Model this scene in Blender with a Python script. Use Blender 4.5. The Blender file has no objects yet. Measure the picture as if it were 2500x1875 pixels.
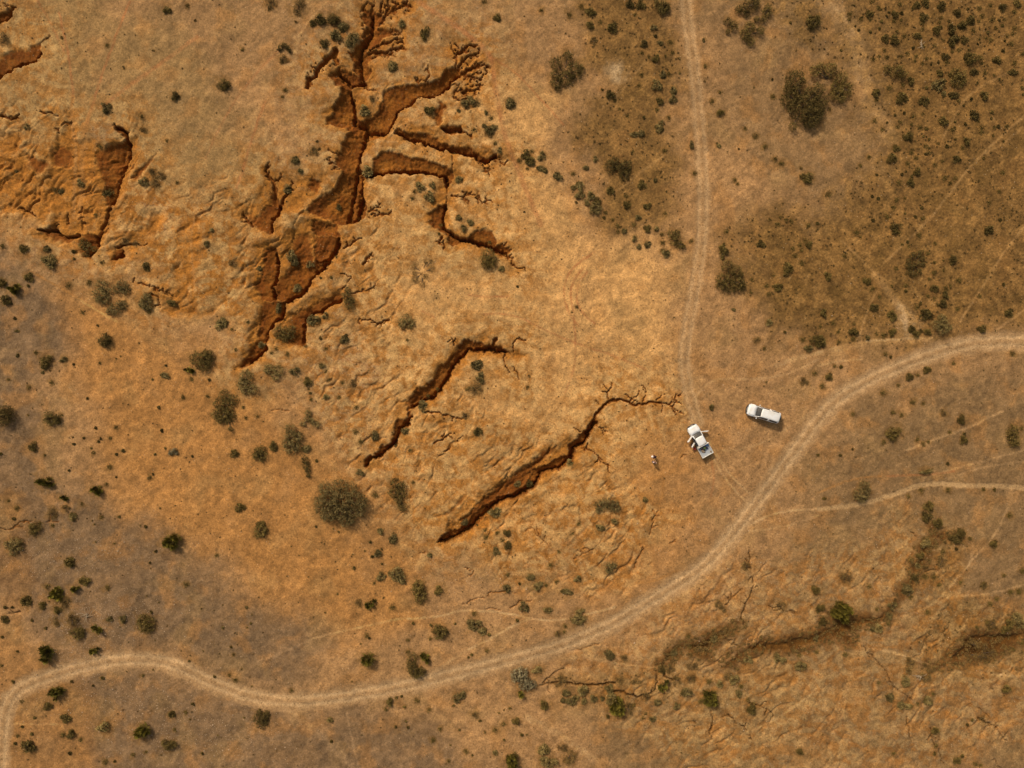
import bpy, bmesh, math, random
import numpy as np
from mathutils import Vector, Matrix

# ------------------------------------------------------------------ scene, camera, light
scene = bpy.context.scene
COL = scene.collection
PXM = 15.5                        # photograph pixels per metre on the ground
CAM_H = 108.4
def wx(px): return (px - 1250.0) / PXM
def wy(py): return (937.5 - py) / PXM

cam = bpy.data.cameras.new("camera"); camo = bpy.data.objects.new("camera", cam)
COL.objects.link(camo); scene.camera = camo
camo.location = (0, 0, CAM_H); camo.rotation_euler = (0, 0, 0)
cam.sensor_width = 36.0; cam.lens = 36.0 * CAM_H / (2500 / PXM)
cam.clip_start = 1.0; cam.clip_end = 8000

SUN_EL = math.radians(42.0)
SD = Vector((-0.57, 0.82, 0)).normalized()            # horizontal direction towards the sun
world = bpy.data.worlds.new("World"); scene.world = world; world.use_nodes = True
wn = world.node_tree.nodes; wl = world.node_tree.links
bg = wn['Background']; sky = wn.new('ShaderNodeTexSky'); sky.sky_type = 'NISHITA'
sky.sun_disc = False; sky.sun_elevation = SUN_EL
sky.sun_rotation = math.atan2(SD.x, SD.y); sky.dust_density = 3.0; sky.air_density = 1.0
warm = wn.new('ShaderNodeVectorMath'); warm.operation = 'MULTIPLY'; warm.inputs[1].default_value = (1.0, .86, .66)   # warm tint on the sky light, carrying the overall warm grade
wl.new(sky.outputs[0], warm.inputs[0]); wl.new(warm.outputs[0], bg.inputs[0]); bg.inputs[1].default_value = 0.15
sl = bpy.data.lights.new("sun", 'SUN'); sl.energy = 2.8; sl.angle = math.radians(5)
sl.color = (1.0, 0.93, 0.82)
so = bpy.data.objects.new("sun", sl); COL.objects.link(so)
sv = Vector((SD.x * math.cos(SUN_EL), SD.y * math.cos(SUN_EL), math.sin(SUN_EL)))
so.rotation_euler = sv.to_track_quat('Z', 'Y').to_euler(); so.location = sv * 60
scene.view_settings.view_transform = 'Standard'; scene.view_settings.look = 'None'
scene.view_settings.gamma = 1.0; scene.view_settings.exposure = 0.02

# ------------------------------------------------------------------ tagging helpers
def tag(o, label=None, cat=None, group=None, kind=None):
    if label: o['label'] = label
    if cat: o['category'] = cat
    if group: o['group'] = group
    if kind: o['kind'] = kind
    return o
def empty(name, loc, rz=0.0):
    o = bpy.data.objects.new(name, None); COL.objects.link(o)
    o.location = loc; o.rotation_euler = (0, 0, rz); o.empty_display_size = 0.2
    return o
def link(name, me, parent=None, loc=(0, 0, 0)):
    o = bpy.data.objects.new(name, me); COL.objects.link(o); o.location = loc
    if parent: o.parent = parent
    return o

# ------------------------------------------------------------------ numpy noise
rs = np.random.RandomState(7)
_perm = rs.permutation(4096).astype(np.int64)
_ang = rs.rand(4096) * 2 * np.pi
_gx = np.cos(_ang).astype(np.float32); _gy = np.sin(_ang).astype(np.float32)
def perlin(x, y, seed=0):
    x = x + seed * 17.31; y = y - seed * 9.73
    xi = np.floor(x).astype(np.int64); yi = np.floor(y).astype(np.int64)
    xf = (x - xi).astype(np.float32); yf = (y - yi).astype(np.float32)
    u = xf * xf * xf * (xf * (xf * 6 - 15) + 10); v = yf * yf * yf * (yf * (yf * 6 - 15) + 10)
    def g(i, j, dx, dy):
        h = _perm[(_perm[(xi + i) & 4095] + yi + j) & 4095]
        return _gx[h] * dx + _gy[h] * dy
    a = g(0, 0, xf, yf); b = g(1, 0, xf - 1, yf); c = g(0, 1, xf, yf - 1); d = g(1, 1, xf - 1, yf - 1)
    ab = a + u * (b - a); cd = c + u * (d - c)
    return (ab + v * (cd - ab)) * 1.5
def fbm(x, y, octs=4, seed=0, gain=0.5):
    s = 0; a = 1.0; t = 0
    for o in range(octs):
        s = s + a * perlin(x, y, seed + o * 3); t += a; a *= gain; x = x * 2.03; y = y * 2.03
    return s / t
def ridged(x, y, octs=3, seed=0):
    s = 0; a = 1.0; t = 0
    for o in range(octs):
        s = s + a * (1 - np.abs(perlin(x, y, seed + o * 5)) * 1.8); t += a; a *= 0.5; x = x * 2.1; y = y * 2.1
    return s / t
def sstep(a, b, x):
    t = np.clip((x - a) / (b - a), 0, 1); return t * t * (3 - 2 * t)

# ------------------------------------------------------------------ traced data (read off the photograph in twenty tiles)
TILES = {'A': (0, 0), 'B': (500, 0), 'C': (1000, 0), 'D': (1500, 0), 'E': (2000, 0),
         'F': (0, 500), 'G': (500, 500), 'H': (1000, 500), 'I': (1500, 500), 'J': (2000, 500),
         'K': (0, 1000), 'L': (500, 1000), 'M': (1000, 1000), 'N': (1500, 1000), 'O': (2000, 1000),
         'P': (0, 1375), 'Q': (500, 1375), 'R': (1000, 1375), 'S': (1500, 1375), 'T': (2000, 1375)}
TS = 3.318
def P(txt):
    """'B 12,30 40,50 C 3,4' -> metres"""
    out = []; ox = oy = 0
    for w in txt.split():
        if w in TILES: ox, oy = TILES[w]
        else:
            a, b = w.split(','); out.append((wx(ox + float(a) / TS), wy(oy + float(b) / TS)))
    return out
def PX(txt):
    out = []
    for w in txt.split():
        a, b = w.split(','); out.append((wx(float(a)), wy(float(b))))
    return out
TM = 1.0 / (TS * PXM)             # tile pixel -> metres

# gully outlines: (system, depth, outline, thalweg or None)
GULLY = [
 ('a', 2.6, "B 1255,100 1290,140 1310,200 1290,250 1290,300 1250,350 1200,400 1160,420 1200,480 1200,560 1240,600 1290,640 1330,600 1350,570 1310,520 1320,480 1350,470 1330,420 1290,410 1340,370 1400,330 1460,290 1520,260 1560,240 1530,225 1480,235 1420,230 1370,230 1400,180 1440,140 1420,120 1390,100 1350,60 1310,80 1280,100",
  "B 1350,120 1340,250 1300,330 1250,420 1250,520 1270,640"),
 ('a', 2.2, "B 1000,600 1050,580 1090,540 1130,570 1200,590 1280,640 1295,665 1240,690 1190,700 1160,740 1100,700 1060,690 1040,650 1010,620",
  "B 1090,600 1190,690 1290,665"),
 ('a', 3.6, "B 1110,690 1090,790 1060,830 1030,870 1035,930 980,970 985,1010 1060,1010 1150,1030 1185,1050 1150,1090 1110,1180 1110,1240 1060,1290 1085,1350 1120,1380 1100,1420 1080,1470 1050,1530 980,1580 900,1620 850,1659 G 815,50 900,75 1000,110 1060,150 1170,150 1250,130 1300,80 1310,0 B 1270,1600 1280,1480 1300,1440 1250,1360 1260,1250 1310,1140 1380,1120 1480,1080 1540,960 1560,900 1659,850 C 60,790 110,770 180,785 250,760 310,710 330,650 400,620 410,570 400,540 370,540 280,580 250,640 190,670 150,660 130,680 80,690 30,690 0,680 B 1600,690 1540,690 1500,720 1440,760 1440,830 1400,900 1350,950 1280,980 1230,960 1210,850 1180,720",
  "B 1180,740 1200,860 1205,985 1300,1030 1305,1140 1255,1260 1245,1370 1285,1450 1270,1590 G 1240,110 1150,140 B 1300,1060 1480,1075 1535,970 1560,905 1655,850 C 60,795 110,775 190,780 250,755 310,705 330,655 400,600"),
 ('a', 2.2, "C 0,1080 60,1070 150,1075 170,1100 230,1120 250,1160 330,1180 400,1190 480,1190 520,1230 580,1260 630,1290 700,1250 740,1270 700,1270 640,1310 560,1310 530,1270 450,1250 370,1240 310,1210 230,1210 180,1180 130,1170 100,1140 0,1140 B 1600,1120 1540,1080 1560,1040 1620,1060",
  "B 1550,1070 C 0,1132 100,1135 130,1162 180,1172 230,1202 310,1203 370,1233 450,1243 530,1262 560,1302 640,1302 700,1262"),
 ('a', 3.2, "B 1310,1440 1370,1390 1370,1290 1420,1250 1500,1225 1590,1240 1659,1290 C 80,1285 180,1310 280,1340 340,1380 350,1430 320,1480 300,1520 285,1430 240,1430 180,1410 80,1400 0,1410 B 1560,1400 1450,1410 1380,1430",
  "B 1310,1436 1380,1424 1450,1404 1560,1393 C 80,1394 180,1404 240,1424 290,1424 300,1500"),
 ('a', 1.3, "C 240,810 280,840 300,870 270,900 260,980 230,1020 200,960 210,880 230,850", None),
 ('a', 1.5, "C 260,1030 340,1010 420,1020 430,1060 390,1090 330,1090 280,1060", "C 270,1045 340,1055 420,1050"),
 ('a', 2.2, "H 155,70 240,0 295,0 280,70 270,110 280,180 310,210 400,270 470,280 500,240 550,205 620,195 670,220 700,280 690,330 760,330 780,310 770,340 830,360 780,400 700,380 640,340 560,330 500,300 400,300 340,350 330,340 300,230 230,200 150,150 170,110",
  "H 290,10 270,105 275,180 310,215 410,285 500,290 560,315 640,330 700,370 780,390"),
 ('a', 2.6, "G 720,250 760,220 830,225 840,300 860,380 870,460 960,480 1000,420 1040,350 1090,280 1100,300 1060,380 1000,460 970,520 880,560 850,620 820,700 760,740 660,790 640,770 560,760 560,640 640,560 680,480 690,400 700,330",
  "G 1085,300 1050,380 990,460 962,515 880,553 842,620 812,695 755,733 655,782"),
 ('a', 2.0, "G 875,250 960,235 1080,270 1060,360 990,450 900,460 870,380", "G 1080,275 1050,360 985,450 900,470"),
 ('a', 1.6, "G 855,110 1000,150 1060,160 1090,260 960,235 880,235 865,170", None),
 ('a', 2.4, "G 390,640 440,600 460,520 465,420 480,350 530,330 580,380 590,520 580,600 545,660 560,720 570,770 460,770 430,720",
  "G 570,400 582,520 572,600 540,655 555,765"),
 ('a', 2.4, "G 455,780 560,780 640,790 640,860 620,920 560,960 520,1020 500,1090 510,1160 460,1220 370,1290 290,1330 330,1260 380,1180 430,1070 440,960 455,860",
  "G 640,800 634,860 614,915 555,954 513,1018 494,1088 503,1155 455,1212 367,1282"),
 ('a', 1.3, "G 680,900 740,850 850,830 900,790 1000,750 1100,720 1100,780 1000,820 940,870 860,890 810,950 800,1130 680,1150 590,1110 570,1050 650,980",
  "G 1095,775 1000,812 940,862 860,882 805,945 795,1120"),
 ('a', 1.8, "G 430,90 440,40 500,0 620,0 600,80 550,120 550,220 520,230 460,210 380,170 300,80 370,50 390,90", "G 600,10 590,80 542,118 540,215"),
 ('a', 1.5, "B 540,1659 525,1560 560,1590 600,1640 640,1659 G 560,20", None),
 ('a', 1.2, "B 830,1490 870,1440 940,1480 900,1560 840,1530", None),
 ('d', 1.8, "A -20,480 60,420 130,400 200,410 250,400 240,370 330,350 330,440 300,500 230,520 140,540 60,590 -20,640", "A -20,630 60,583 140,535 230,515 300,492 325,440"),
 ('d', 2.0, "A -20,120 60,100 110,50 120,60 80,150 -20,200", "A -20,190 78,145 112,65"),
 ('d', 2.4, "A 910,1010 960,1030 1030,1060 1035,1150 1040,1230 1000,1330 970,1400 940,1500 900,1659 860,1659 820,1560 820,1440 760,1320 755,1230 800,1200 920,1160 1000,1150 1000,1100 940,1060",
  "A 930,1025 1020,1070 1025,1150 1030,1228 990,1328 962,1398 932,1500 880,1650"),
 ('d', 1.8, "F 640,260 700,230 790,250 780,370 710,430 650,390", "F 785,260 770,365 710,420"),
 ('d', 0.9, "A 400,1220 480,1170 560,1200 570,1330 530,1350 410,1340", None),
 ('d', 0.9, "A 200,1240 320,1290 370,1300 390,1340 310,1420 220,1340", None),
 ('d', 1.1, "A 1040,1440 1140,1340 1260,1240 1180,1350 1090,1450", None),
 ('d', 1.1, "F 310,200 400,200 440,150 470,220 520,260 640,240 580,300 440,300", "F 320,205 440,210 520,265 630,245"),
 ('d', 1.2, "F 905,460 915,380 960,350 995,360 990,410 940,440", "F 990,380 985,408 935,438"),
 ('b', 2.4, "H 430,1110 440,1085 490,1100 540,1105 600,1130 680,1145 760,1165 800,1200 720,1200 640,1180 560,1190 480,1180 440,1230 380,1290 340,1350 310,1420 250,1500 190,1570 120,1590 60,1620 0,1659 G 1659,1580 H 50,1500 120,1470 160,1440 200,1400 250,1310 320,1260 380,1180",
  "H 780,1195 640,1172 560,1180 480,1172 432,1226 370,1286 330,1346 300,1416 243,1493 184,1562 112,1583 20,1640"),
 ('b', 1.9, "H -30,1590 60,1590 40,1640 0,1659 M 20,60 -20,110 L 1659,130 1590,150 1580,200 1550,280 1490,320 1430,380 1340,400 1320,450 1300,480 1300,430 1320,390 1380,370 1430,300 1500,270 1530,200 1530,130 1560,80 1600,90 M -10,60",
  "M 20,70 -10,110 L 1590,145 1572,200 1542,274 1484,314 1425,373 1335,394 1310,450"),
 ('c', 2.8, "M 1490,90 1510,110 1480,170 1450,210 1430,270 1400,300 1340,320 1330,370 1320,420 1280,440 1220,480 1150,500 1100,510 1060,530 1050,590 990,650 920,680 850,720 780,730 700,770 640,830 580,890 530,940 440,1010 370,1050 270,1080 230,1085 260,1030 330,990 420,970 500,880 560,810 640,760 720,720 850,680 920,640 960,580 1000,480 1080,470 1160,420 1290,375 1300,290 1390,200 1450,150",
  "M 1503,108 1473,168 1443,206 1423,266 1335,315 1322,370 1312,415 1215,472 1098,503 1050,530 1040,588 985,642 916,672 848,711 778,722 696,762 634,822 573,883 523,933 434,1003 366,1043 240,1078"),
 ('c', 1.0, "M 400,900 470,850 590,720 680,650 800,560 920,460 1000,430 1080,330 1200,300 1100,400 1000,480 960,580 850,690 640,770 560,820 440,930", None),
 ('c', 0.9, "M 180,880 280,850 340,815 400,735 440,690 460,695 450,720 400,765 345,835 280,865", None),
 ('e', 0.9, "S 350,820 400,770 440,700 480,650 560,660 640,640 720,630 760,580 850,540 940,500 1000,470 1030,490 960,530 920,580 850,620 800,690 760,760 700,760 620,720 560,690 500,710 510,750 430,830 360,840", None),
 ('e', 1.2, "S 1659,530 1560,580 1450,580 1370,610 1280,620 1200,620 1120,650 1030,690 920,780 870,830 960,820 1000,800 1020,760 1100,730 1250,720 1400,720 1550,680 1659,640 T 120,600 250,650 280,600 240,560 400,490 520,460 570,370 620,310 680,250 750,200 770,130 800,50 820,0 740,0 740,80 700,180 640,220 660,260 590,310 540,380 450,430 300,430 180,380 100,390 90,490 0,520",
  "S 1000,790 1100,722 1400,712 1640,640 T 240,630 390,480 515,450 562,368 612,306 672,246 742,196 762,130 792,50"),
 ('e', 1.1, "O 740,1260 760,1240 810,1180 800,1130 850,1080 900,1040 930,990 900,940 950,960 960,1010 1050,1020 1140,1010 1160,1050 1040,1050 940,1030 920,1080 880,1150 860,1230 820,1300 780,1300 740,1290", None),
 ('e', 1.0, "T 860,820 1000,820 1060,760 1120,690 1180,600 1260,560 1400,560 1600,560 1680,560 1680,620 1500,720 1400,780 1180,780 1080,820 980,840 880,830", None),
]
# cracks, rills and gully fingers: (system, full width in tile px at the wide end, at the narrow end, flags, line)   t = twigs
CRACK = """
a 34 20 - B 1340,240 1340,120 1350,30
a 30 16 - B 1330,140 1290,60
a 26 14 - B 1330,200 1260,120
a 32 18 - B 1360,240 1380,170 1420,100 1430,20
a 24 12 t B 1400,190 1460,90 1490,40
a 22 12 t B 1440,150 1500,80 1560,15
a 24 14 t B 1520,70 1580,40 1659,30
a 24 12 t B 1350,380 1420,350 1480,340 1565,300
a 32 14 t B 1290,440 1380,420 1460,420 1520,385 1600,380
a 16 10 - B 1380,430 1490,435 1540,450
a 22 12 t B 1430,260 1500,245 1570,240
a 20 10 - B 1310,250 1270,220
a 52 20 t B 1060,410 1030,450 980,500 920,560 900,620 850,650 835,715
a 16 8 - B 860,640 840,600
a 56 30 - B 1040,440 1075,510
a 18 8 - C 375,540 375,440 350,400 330,345
a 30 12 t C 390,430 440,400 480,360 520,370
a 26 12 t C 400,530 440,480 490,440 540,450
a 38 10 t C 400,600 450,580 510,540 560,530 600,520 650,545
a 22 10 t C 540,530 590,500
a 24 12 t C 440,600 520,620 570,640
a 26 10 t C 430,740 500,730 565,705
a 14 8 - C 470,785 400,810 350,790 360,740 400,690 370,670 330,700
a 18 8 t C 120,680 160,600 150,560
a 20 10 t C 80,700 60,630
a 20 8 t C 430,1060 500,1100
a 14 7 t C 700,1260 740,1310 770,1320
a 12 7 t C 560,1300 600,1350 645,1400
a 10 8 - C 300,1500 300,1560 295,1659 H 290,60
a 10 6 - C 350,1250 345,1370
a 16 8 t C 340,1580 430,1590 490,1560 570,1580
a 16 8 t C 540,1600 590,1640 660,1620
a 10 6 t C 430,1590 470,1620
a 24 14 t H 260,260 240,320
a 18 10 t H 275,290 282,340
a 26 10 t H 700,380 800,420
a 16 8 - H 790,410 840,430 830,480 870,520 930,505 940,535
a 20 10 - H 760,340 775,305
a 20 10 - H 760,390 830,360
a 18 8 - B 1200,1310 1100,1260 1000,1215
a 18 8 t B 1130,1350 1060,1330 1000,1300
a 16 8 - B 1200,1370 1100,1375 1030,1385
a 34 10 t B 570,1659 570,1550 550,1470 510,1430 490,1380 520,1320
a 18 9 t B 560,1470 620,1430
a 30 14 t B 620,1640 660,1570 710,1480
a 22 10 t G 1280,480 1310,430 1360,380
a 16 7 t G 1490,930 1400,960 1310,930 1240,930
a 10 6 t G 1180,720 1300,700 1380,650
a 12 7 t G 1330,60 1420,10
a 20 8 t G 1380,90 1490,80
a 18 8 t G 1120,350 1250,270
a 30 16 t G 380,170 300,80
a 9 5 - G 1100,560 1180,580 1150,640 1110,680
a 12 6 t B 1380,730 1330,720 1290,690
d 12 8 - A 330,350 400,290
d 14 8 t A 110,60 50,40
d 24 12 t A 0,930 80,960 150,920
d 30 14 - F 870,20 850,130 800,260 770,380
d 14 8 t F 650,10 660,180
d 12 8 t F 540,60 530,160
d 16 8 t F 440,210 440,150
d 16 8 t A 560,980 510,990 450,1060
d 12 6 - A 320,900 400,910 470,940
d 22 10 - F 930,350 1060,320 1200,320
d 14 8 - F 1080,630 1100,590
d 16 8 t F 1130,640 1240,660 1290,700 1400,740
d 18 8 t F 1230,720 1290,750 1300,830
d 14 8 t F 280,90 220,50 150,10
b 14 7 t H 360,1140 340,1080
b 12 7 - H 360,1110 380,1080
b 26 34 - H 670,1145 700,1085
b 14 8 t H 840,1180 850,1100 890,1080
b 14 7 t H 790,1200 760,1240 780,1310
b 10 6 t H 830,1310 880,1360
b 18 7 t M 100,20 200,20 350,60 420,80
c 16 8 t M 200,270 260,250 310,210 370,195
c 12 6 - M 280,340 350,290
c 10 6 - M 430,210 380,280
c 26 34 - H 1659,1580 1610,1600 1570,1640 M 1510,50 1480,110
c 24 10 t I 0,1590 60,1580 130,1610 230,1620 290,1600 350,1600 420,1615 470,1640 500,1590 500,1540 540,1545
c 10 5 t I 130,1590 180,1560 200,1510
c 10 5 t I 230,1610 250,1560 265,1510
c 9 5 t I 290,1600 370,1570
c 10 6 t I 470,1640 490,1659 N 510,20 560,35
c 11 6 t H 1615,1590 1610,1500 1570,1450
c 9 5 - H 1540,1620 1510,1580
c 9 5 - H 1620,1510 1640,1440
c 12 6 t M 1400,320 1470,340 1520,370 1540,420 1600,450 1625,455
c 10 5 t M 1500,130 1560,155 1610,185
c 12 6 t M 1440,170 1380,185
f 10 6 - M 150,1155 85,1165
f 15 8 - M 780,1470 700,1480 640,1490 620,1530
f 12 8 - M 830,1480 862,1490
f 8 5 - M 620,1530 520,1545 430,1580
f 10 6 t M 1490,1130 1400,1170 1330,1215
f 9 5 t M 1110,1080 1020,1010 980,940
f 8 5 - M 850,820 885,840
f 8 5 t M 440,1280 520,1310 500,1350
f 14 7 - R 900,310 860,345 815,370
f 14 7 - R 900,310 990,310
f 11 6 - R 620,375 740,385
f 13 6 t R 1370,710 1300,710 1190,740
f 7 4 - R 1370,710 1540,650
f 12 6 t N 290,1010 310,950 325,880 355,825
f 11 6 t N 170,1280 200,1200 240,1130
f 9 5 t N 440,1090 500,1070
f 10 6 - N 540,390 590,365
f 10 6 - N 590,80 640,100
e 24 12 t R 1659,975 1600,980 1450,995 1320,985 1200,970 1110,985 1050,1000
e 12 6 - R 1070,980 1150,920 1250,860
e 22 10 t S 0,1040 80,1050 180,1080 300,1050 350,960 340,880
e 14 9 t S 1045,390 1060,330 1110,240 1120,110 N 1110,1360
e 12 7 t S 1045,390 1020,450
e 14 8 t N 1110,1300 1100,1230 1090,1140
e 14 7 t S 870,600 930,640 1000,660
e 12 6 t S 900,330 960,270 1040,205
e 12 6 t S 1100,1130 1170,1160 1240,1190 1300,1250
e 12 6 t S 1080,1360 990,1300 940,1240
e 10 5 t S 1120,1440 1080,1400
e 18 8 - S 790,1330 780,1380 800,1430
e 9 6 - S 800,1310 780,1200
e 9 5 - S 640,1285 670,1310
e 12 6 t S 1250,340 1290,380 1350,370 1400,390 1480,400
e 8 5 - T 1300,1180 1400,1270
e 16 7 t T 1300,1260 1360,1300 1430,1340 1520,1435
e 8 4 - T 340,660 450,770 560,950 640,1030 750,1100
e 6 4 - T 710,1240 750,1450
e 12 6 t T 910,1340 940,1470 990,1560 1010,1620
e 10 6 - T 1410,1590 1470,1659
e 16 9 - T 730,690 760,700
e 10 6 - O 840,1305 950,1295
e 9 5 - O 750,1000 790,1030
e 24 10 - S 380,830 410,920 470,950 540,945
e 14 8 t P 150,390 60,410
f 10 6 t K 0,960 100,970 170,905 270,905
f 12 6 t K 380,910 480,905
f 9 5 - L 540,10 690,12
"""
APRON = [(.6, "B 1250,20 1450,-10 1659,0 C 0,60 B 1600,110 1480,170 1580,220 1600,400 1540,460 1350,480 1300,300 1240,130"),
 (.5, "C 320,340 540,350 660,540 600,740 480,820 350,780 400,600"),
 (.95, "G 400,330 560,300 720,200 860,120 1100,150 1115,300 1010,480 880,640 790,745 655,825 630,950 530,1100 475,1235 290,1335 380,1150 440,950 450,800 380,650"),
 (.8, "B 980,960 1050,830 1100,700 1010,600 1090,530 1230,440 1330,470 1370,600 1300,700 1240,760 1330,860 1420,860 1560,1060 1400,1150 1260,1240 1240,1390 1100,1370 1060,1290 1130,1090 1040,1020"),
 (.8, "B 1200,1370 1300,1380 1310,1480 1280,1600 G 1300,60 1180,160 1000,160 820,60 B 1000,1560 1080,1430"),
 (.75, "C 300,1400 420,1420 380,1500 350,1600 H 330,60 330,200 500,290 700,330 820,360 800,420 640,400 400,330 230,240 150,120 160,20 C 190,1600 230,1480"),
 (.75, "C -60,1060 100,1040 220,1080 320,1140 500,1180 620,1230 760,1290 640,1330 350,1240 100,1180 -60,1150"),
 (.9, "G 560,880 720,830 900,780 1110,710 1130,800 960,890 820,950 810,1140 680,1165 570,1110 540,980"),
 (.8, "B 470,1340 620,1400 760,1430 960,1460 900,1600 820,1659 G 640,60 560,240 430,230 280,80 B 480,1600"),
 (.9, "A 380,1180 560,1000 600,900 640,1100 760,1180 820,1200 1060,1100 1060,1260 980,1440 900,1659 F 880,60 800,280 720,440 640,380 560,300 300,230 420,140 A 400,1500"),
 (.9, "A -60,1140 120,1120 130,1240 200,1300 320,1420 410,1480 400,1659 F 330,120 200,60 -60,40"),
 (.95, "M 240,1080 400,880 700,620 1000,420 1240,290 1320,240 1440,300 1330,430 1100,540 960,700 720,790 560,950 440,1040"),
 (.9, "H 400,1100 560,1090 820,1180 920,1190 860,1250 660,1210 500,1210 360,1400 200,1600 H 40,1659 0,1560 200,1380 340,1230"),
 (.75, "F 1520,60 1640,120 1620,420 1560,700 1640,860 G 120,760 0,900 F 1400,860 1300,760 1420,700 1480,420"),
 (.75, "F 900,340 1080,250 1240,160 1180,80 1340,80 1260,260 1220,330 1000,440 900,500"),
]
# wheel tracks, trails and old scars in the ground: (colour key, width tile px, strength, line)
TRAIL = """
pale 18 .8 E 1659,940 1250,1310 1000,1659 J 820,190 520,470
pale 16 .7 J 1659,180 1500,380 1300,680 1130,950
pale 16 .9 J 460,700 400,830 320,1080
pale 9 .6 J 1659,850 1420,1020
pale 10 .7 O 1480,10 1250,130 1000,220 700,330
pale 8 .5 O 1659,330 1400,400 1100,480 800,560
pale 9 .6 O 1530,790 1380,1080 1200,1250 1050,1450
pale 10 .5 E 1659,1020 1500,1160 1350,1240
pale 12 .7 J 380,1105 760,1085
pale 10 .5 J 0,1190 250,1120 380,1105
pale 9 .5 J 0,1300 200,1260 350,1250
pale 34 .55 J 900,1090 760,1095 500,1115 250,1150 0,1200 I 1480,1240 1320,1300
pale 16 .6 J 900,1078 600,1084 380,1100
pale 12 .55 N 560,0 640,150 800,380 880,540 1000,680 1080,760
pale 12 .5 N 640,0 760,250 860,420 960,560 1100,680
pale 10 .4 I 650,1600 700,1480 850,1400 1100,1420 1400,1380 1659,1250
pale 10 .35 N 800,330 1000,330 1250,250 1450,120 1600,20
red 9 .5 N 790,420 810,560 780,700
pale 9 .45 O 1659,420 1300,470 1050,560
pale 12 .5 O 1240,1150 1220,1250 1060,1420 900,1600 T 500,480
pale 10 .5 T 1659,180 1350,250 1050,270 940,330
pale 9 .5 E 1640,560 1500,600 1200,760 1080,980 1000,1130
red 14 .4 A 300,0 420,200 520,420
red 14 .4 B 0,1280 140,1000 330,700 600,420
pale 8 .5 M 1659,540 1500,620 N 0,700
pale 16 .9 N 950,1030 1000,1000 1200,870 1400,820 1659,800
pale 8 .5 N 1050,990 1400,950 1659,850
pale 14 .8 R -20,460 250,440 400,385 600,385 900,430 1050,460 1250,465 1400,420 1659,350
pale 14 .8 R 480,700 700,590 870,490 960,460
pale 7 .4 R 200,880 480,700
pale 8 .5 Q 1659,450 1500,465 1200,540 900,600 650,720 450,790
pale 130 .55 E -40,-60 80,30 200,160 300,300 330,560 400,880 600,1100
pale 26 .4 E 80,30 200,160 270,260
pale 8 .6 D 0,1560 200,1400 400,1260
pale 6 .5 D 0,800 250,500
pale 7 .5 J 180,290 350,450 450,560
pale 60 .6 J 450,570 600,760 730,930
pale 26 .8 J 640,800 720,950
red 18 .6 A 1040,0 1020,30 940,280 860,500 780,720 700,1000
red 18 .6 A 480,100 500,200 560,450 590,780
red 30 .4 A 1600,300 1350,470 1000,730 820,860
pale 12 .6 B 980,20 830,180 760,300
red 20 .5 B 500,830 400,1080 320,1350 260,1520
red 38 .55 C 50,-10 200,100 400,230 600,390 670,480 690,700 740,950 780,1130 850,1300 950,1550 H 1060,160
red 16 .5 C 680,480 850,570 1050,780 1250,1010
red 7 .6 H 1500,380 1350,480 1260,600 1245,760 1300,900 1370,980
red 7 .6 H 1400,520 1320,620 1300,740 1330,880 1345,1130
red 7 .5 H 1440,540 1360,640 1350,800 1420,900 1500,960
red 6 .4 H 1345,1130 1345,1300 1260,1530
red 8 .5 H 600,890 750,880 900,910 1100,1020 1400,1140 1659,1220 I 250,1330
red 8 .5 H 480,730 620,750 800,740
red 8 .4 H 100,860 200,910
pale 10 .5 P 80,1300 500,1310
orange 16 .6 F 250,540 600,740 950,950
pale 8 .5 F 620,760 950,950
pale 14 .7 T 430,690 650,730 850,810 1000,850
pale 10 .6 T 220,590 400,530 550,460
pale 8 .5 T 1659,770 1400,960
pale 7 .5 T 1100,880 1659,920
pale 14 .6 S 0,810 350,850
pale 24 .7 S 850,850 1000,700 1200,570
pale 60 .4 S 480,800 700,870 850,820
pale 16 .6 S 1120,1370 1350,1260 1550,1110 1659,1000
pale 50 .4 R 950,1250 1250,1400 1500,1600
pale 60 .3 Q 600,1180 850,1300 1050,1500 1200,1659
pale 8 .4 Q 1250,1660 1180,1400 1150,1200
orange 22 .7 N 400,540 400,640 370,800 330,900
orange 26 .6 N 600,240 520,420 470,520 300,560
orange 20 .6 N 700,1290 500,1300 300,1400 180,1400
orange 16 .7 F 1560,100 1540,300 1560,500 1580,700
orange 26 .6 G 300,200 380,330 400,560 280,760
red 10 .5 O 550,540 750,530 900,530 1100,500
orange 18 .5 O 0,670 250,560 500,540
orange 26 .7 A 590,780 560,950 600,1200 580,1500 F 580,100
orange 40 .5 A 750,850 680,1050 640,1300 640,1600 F 620,100
"""
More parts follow.
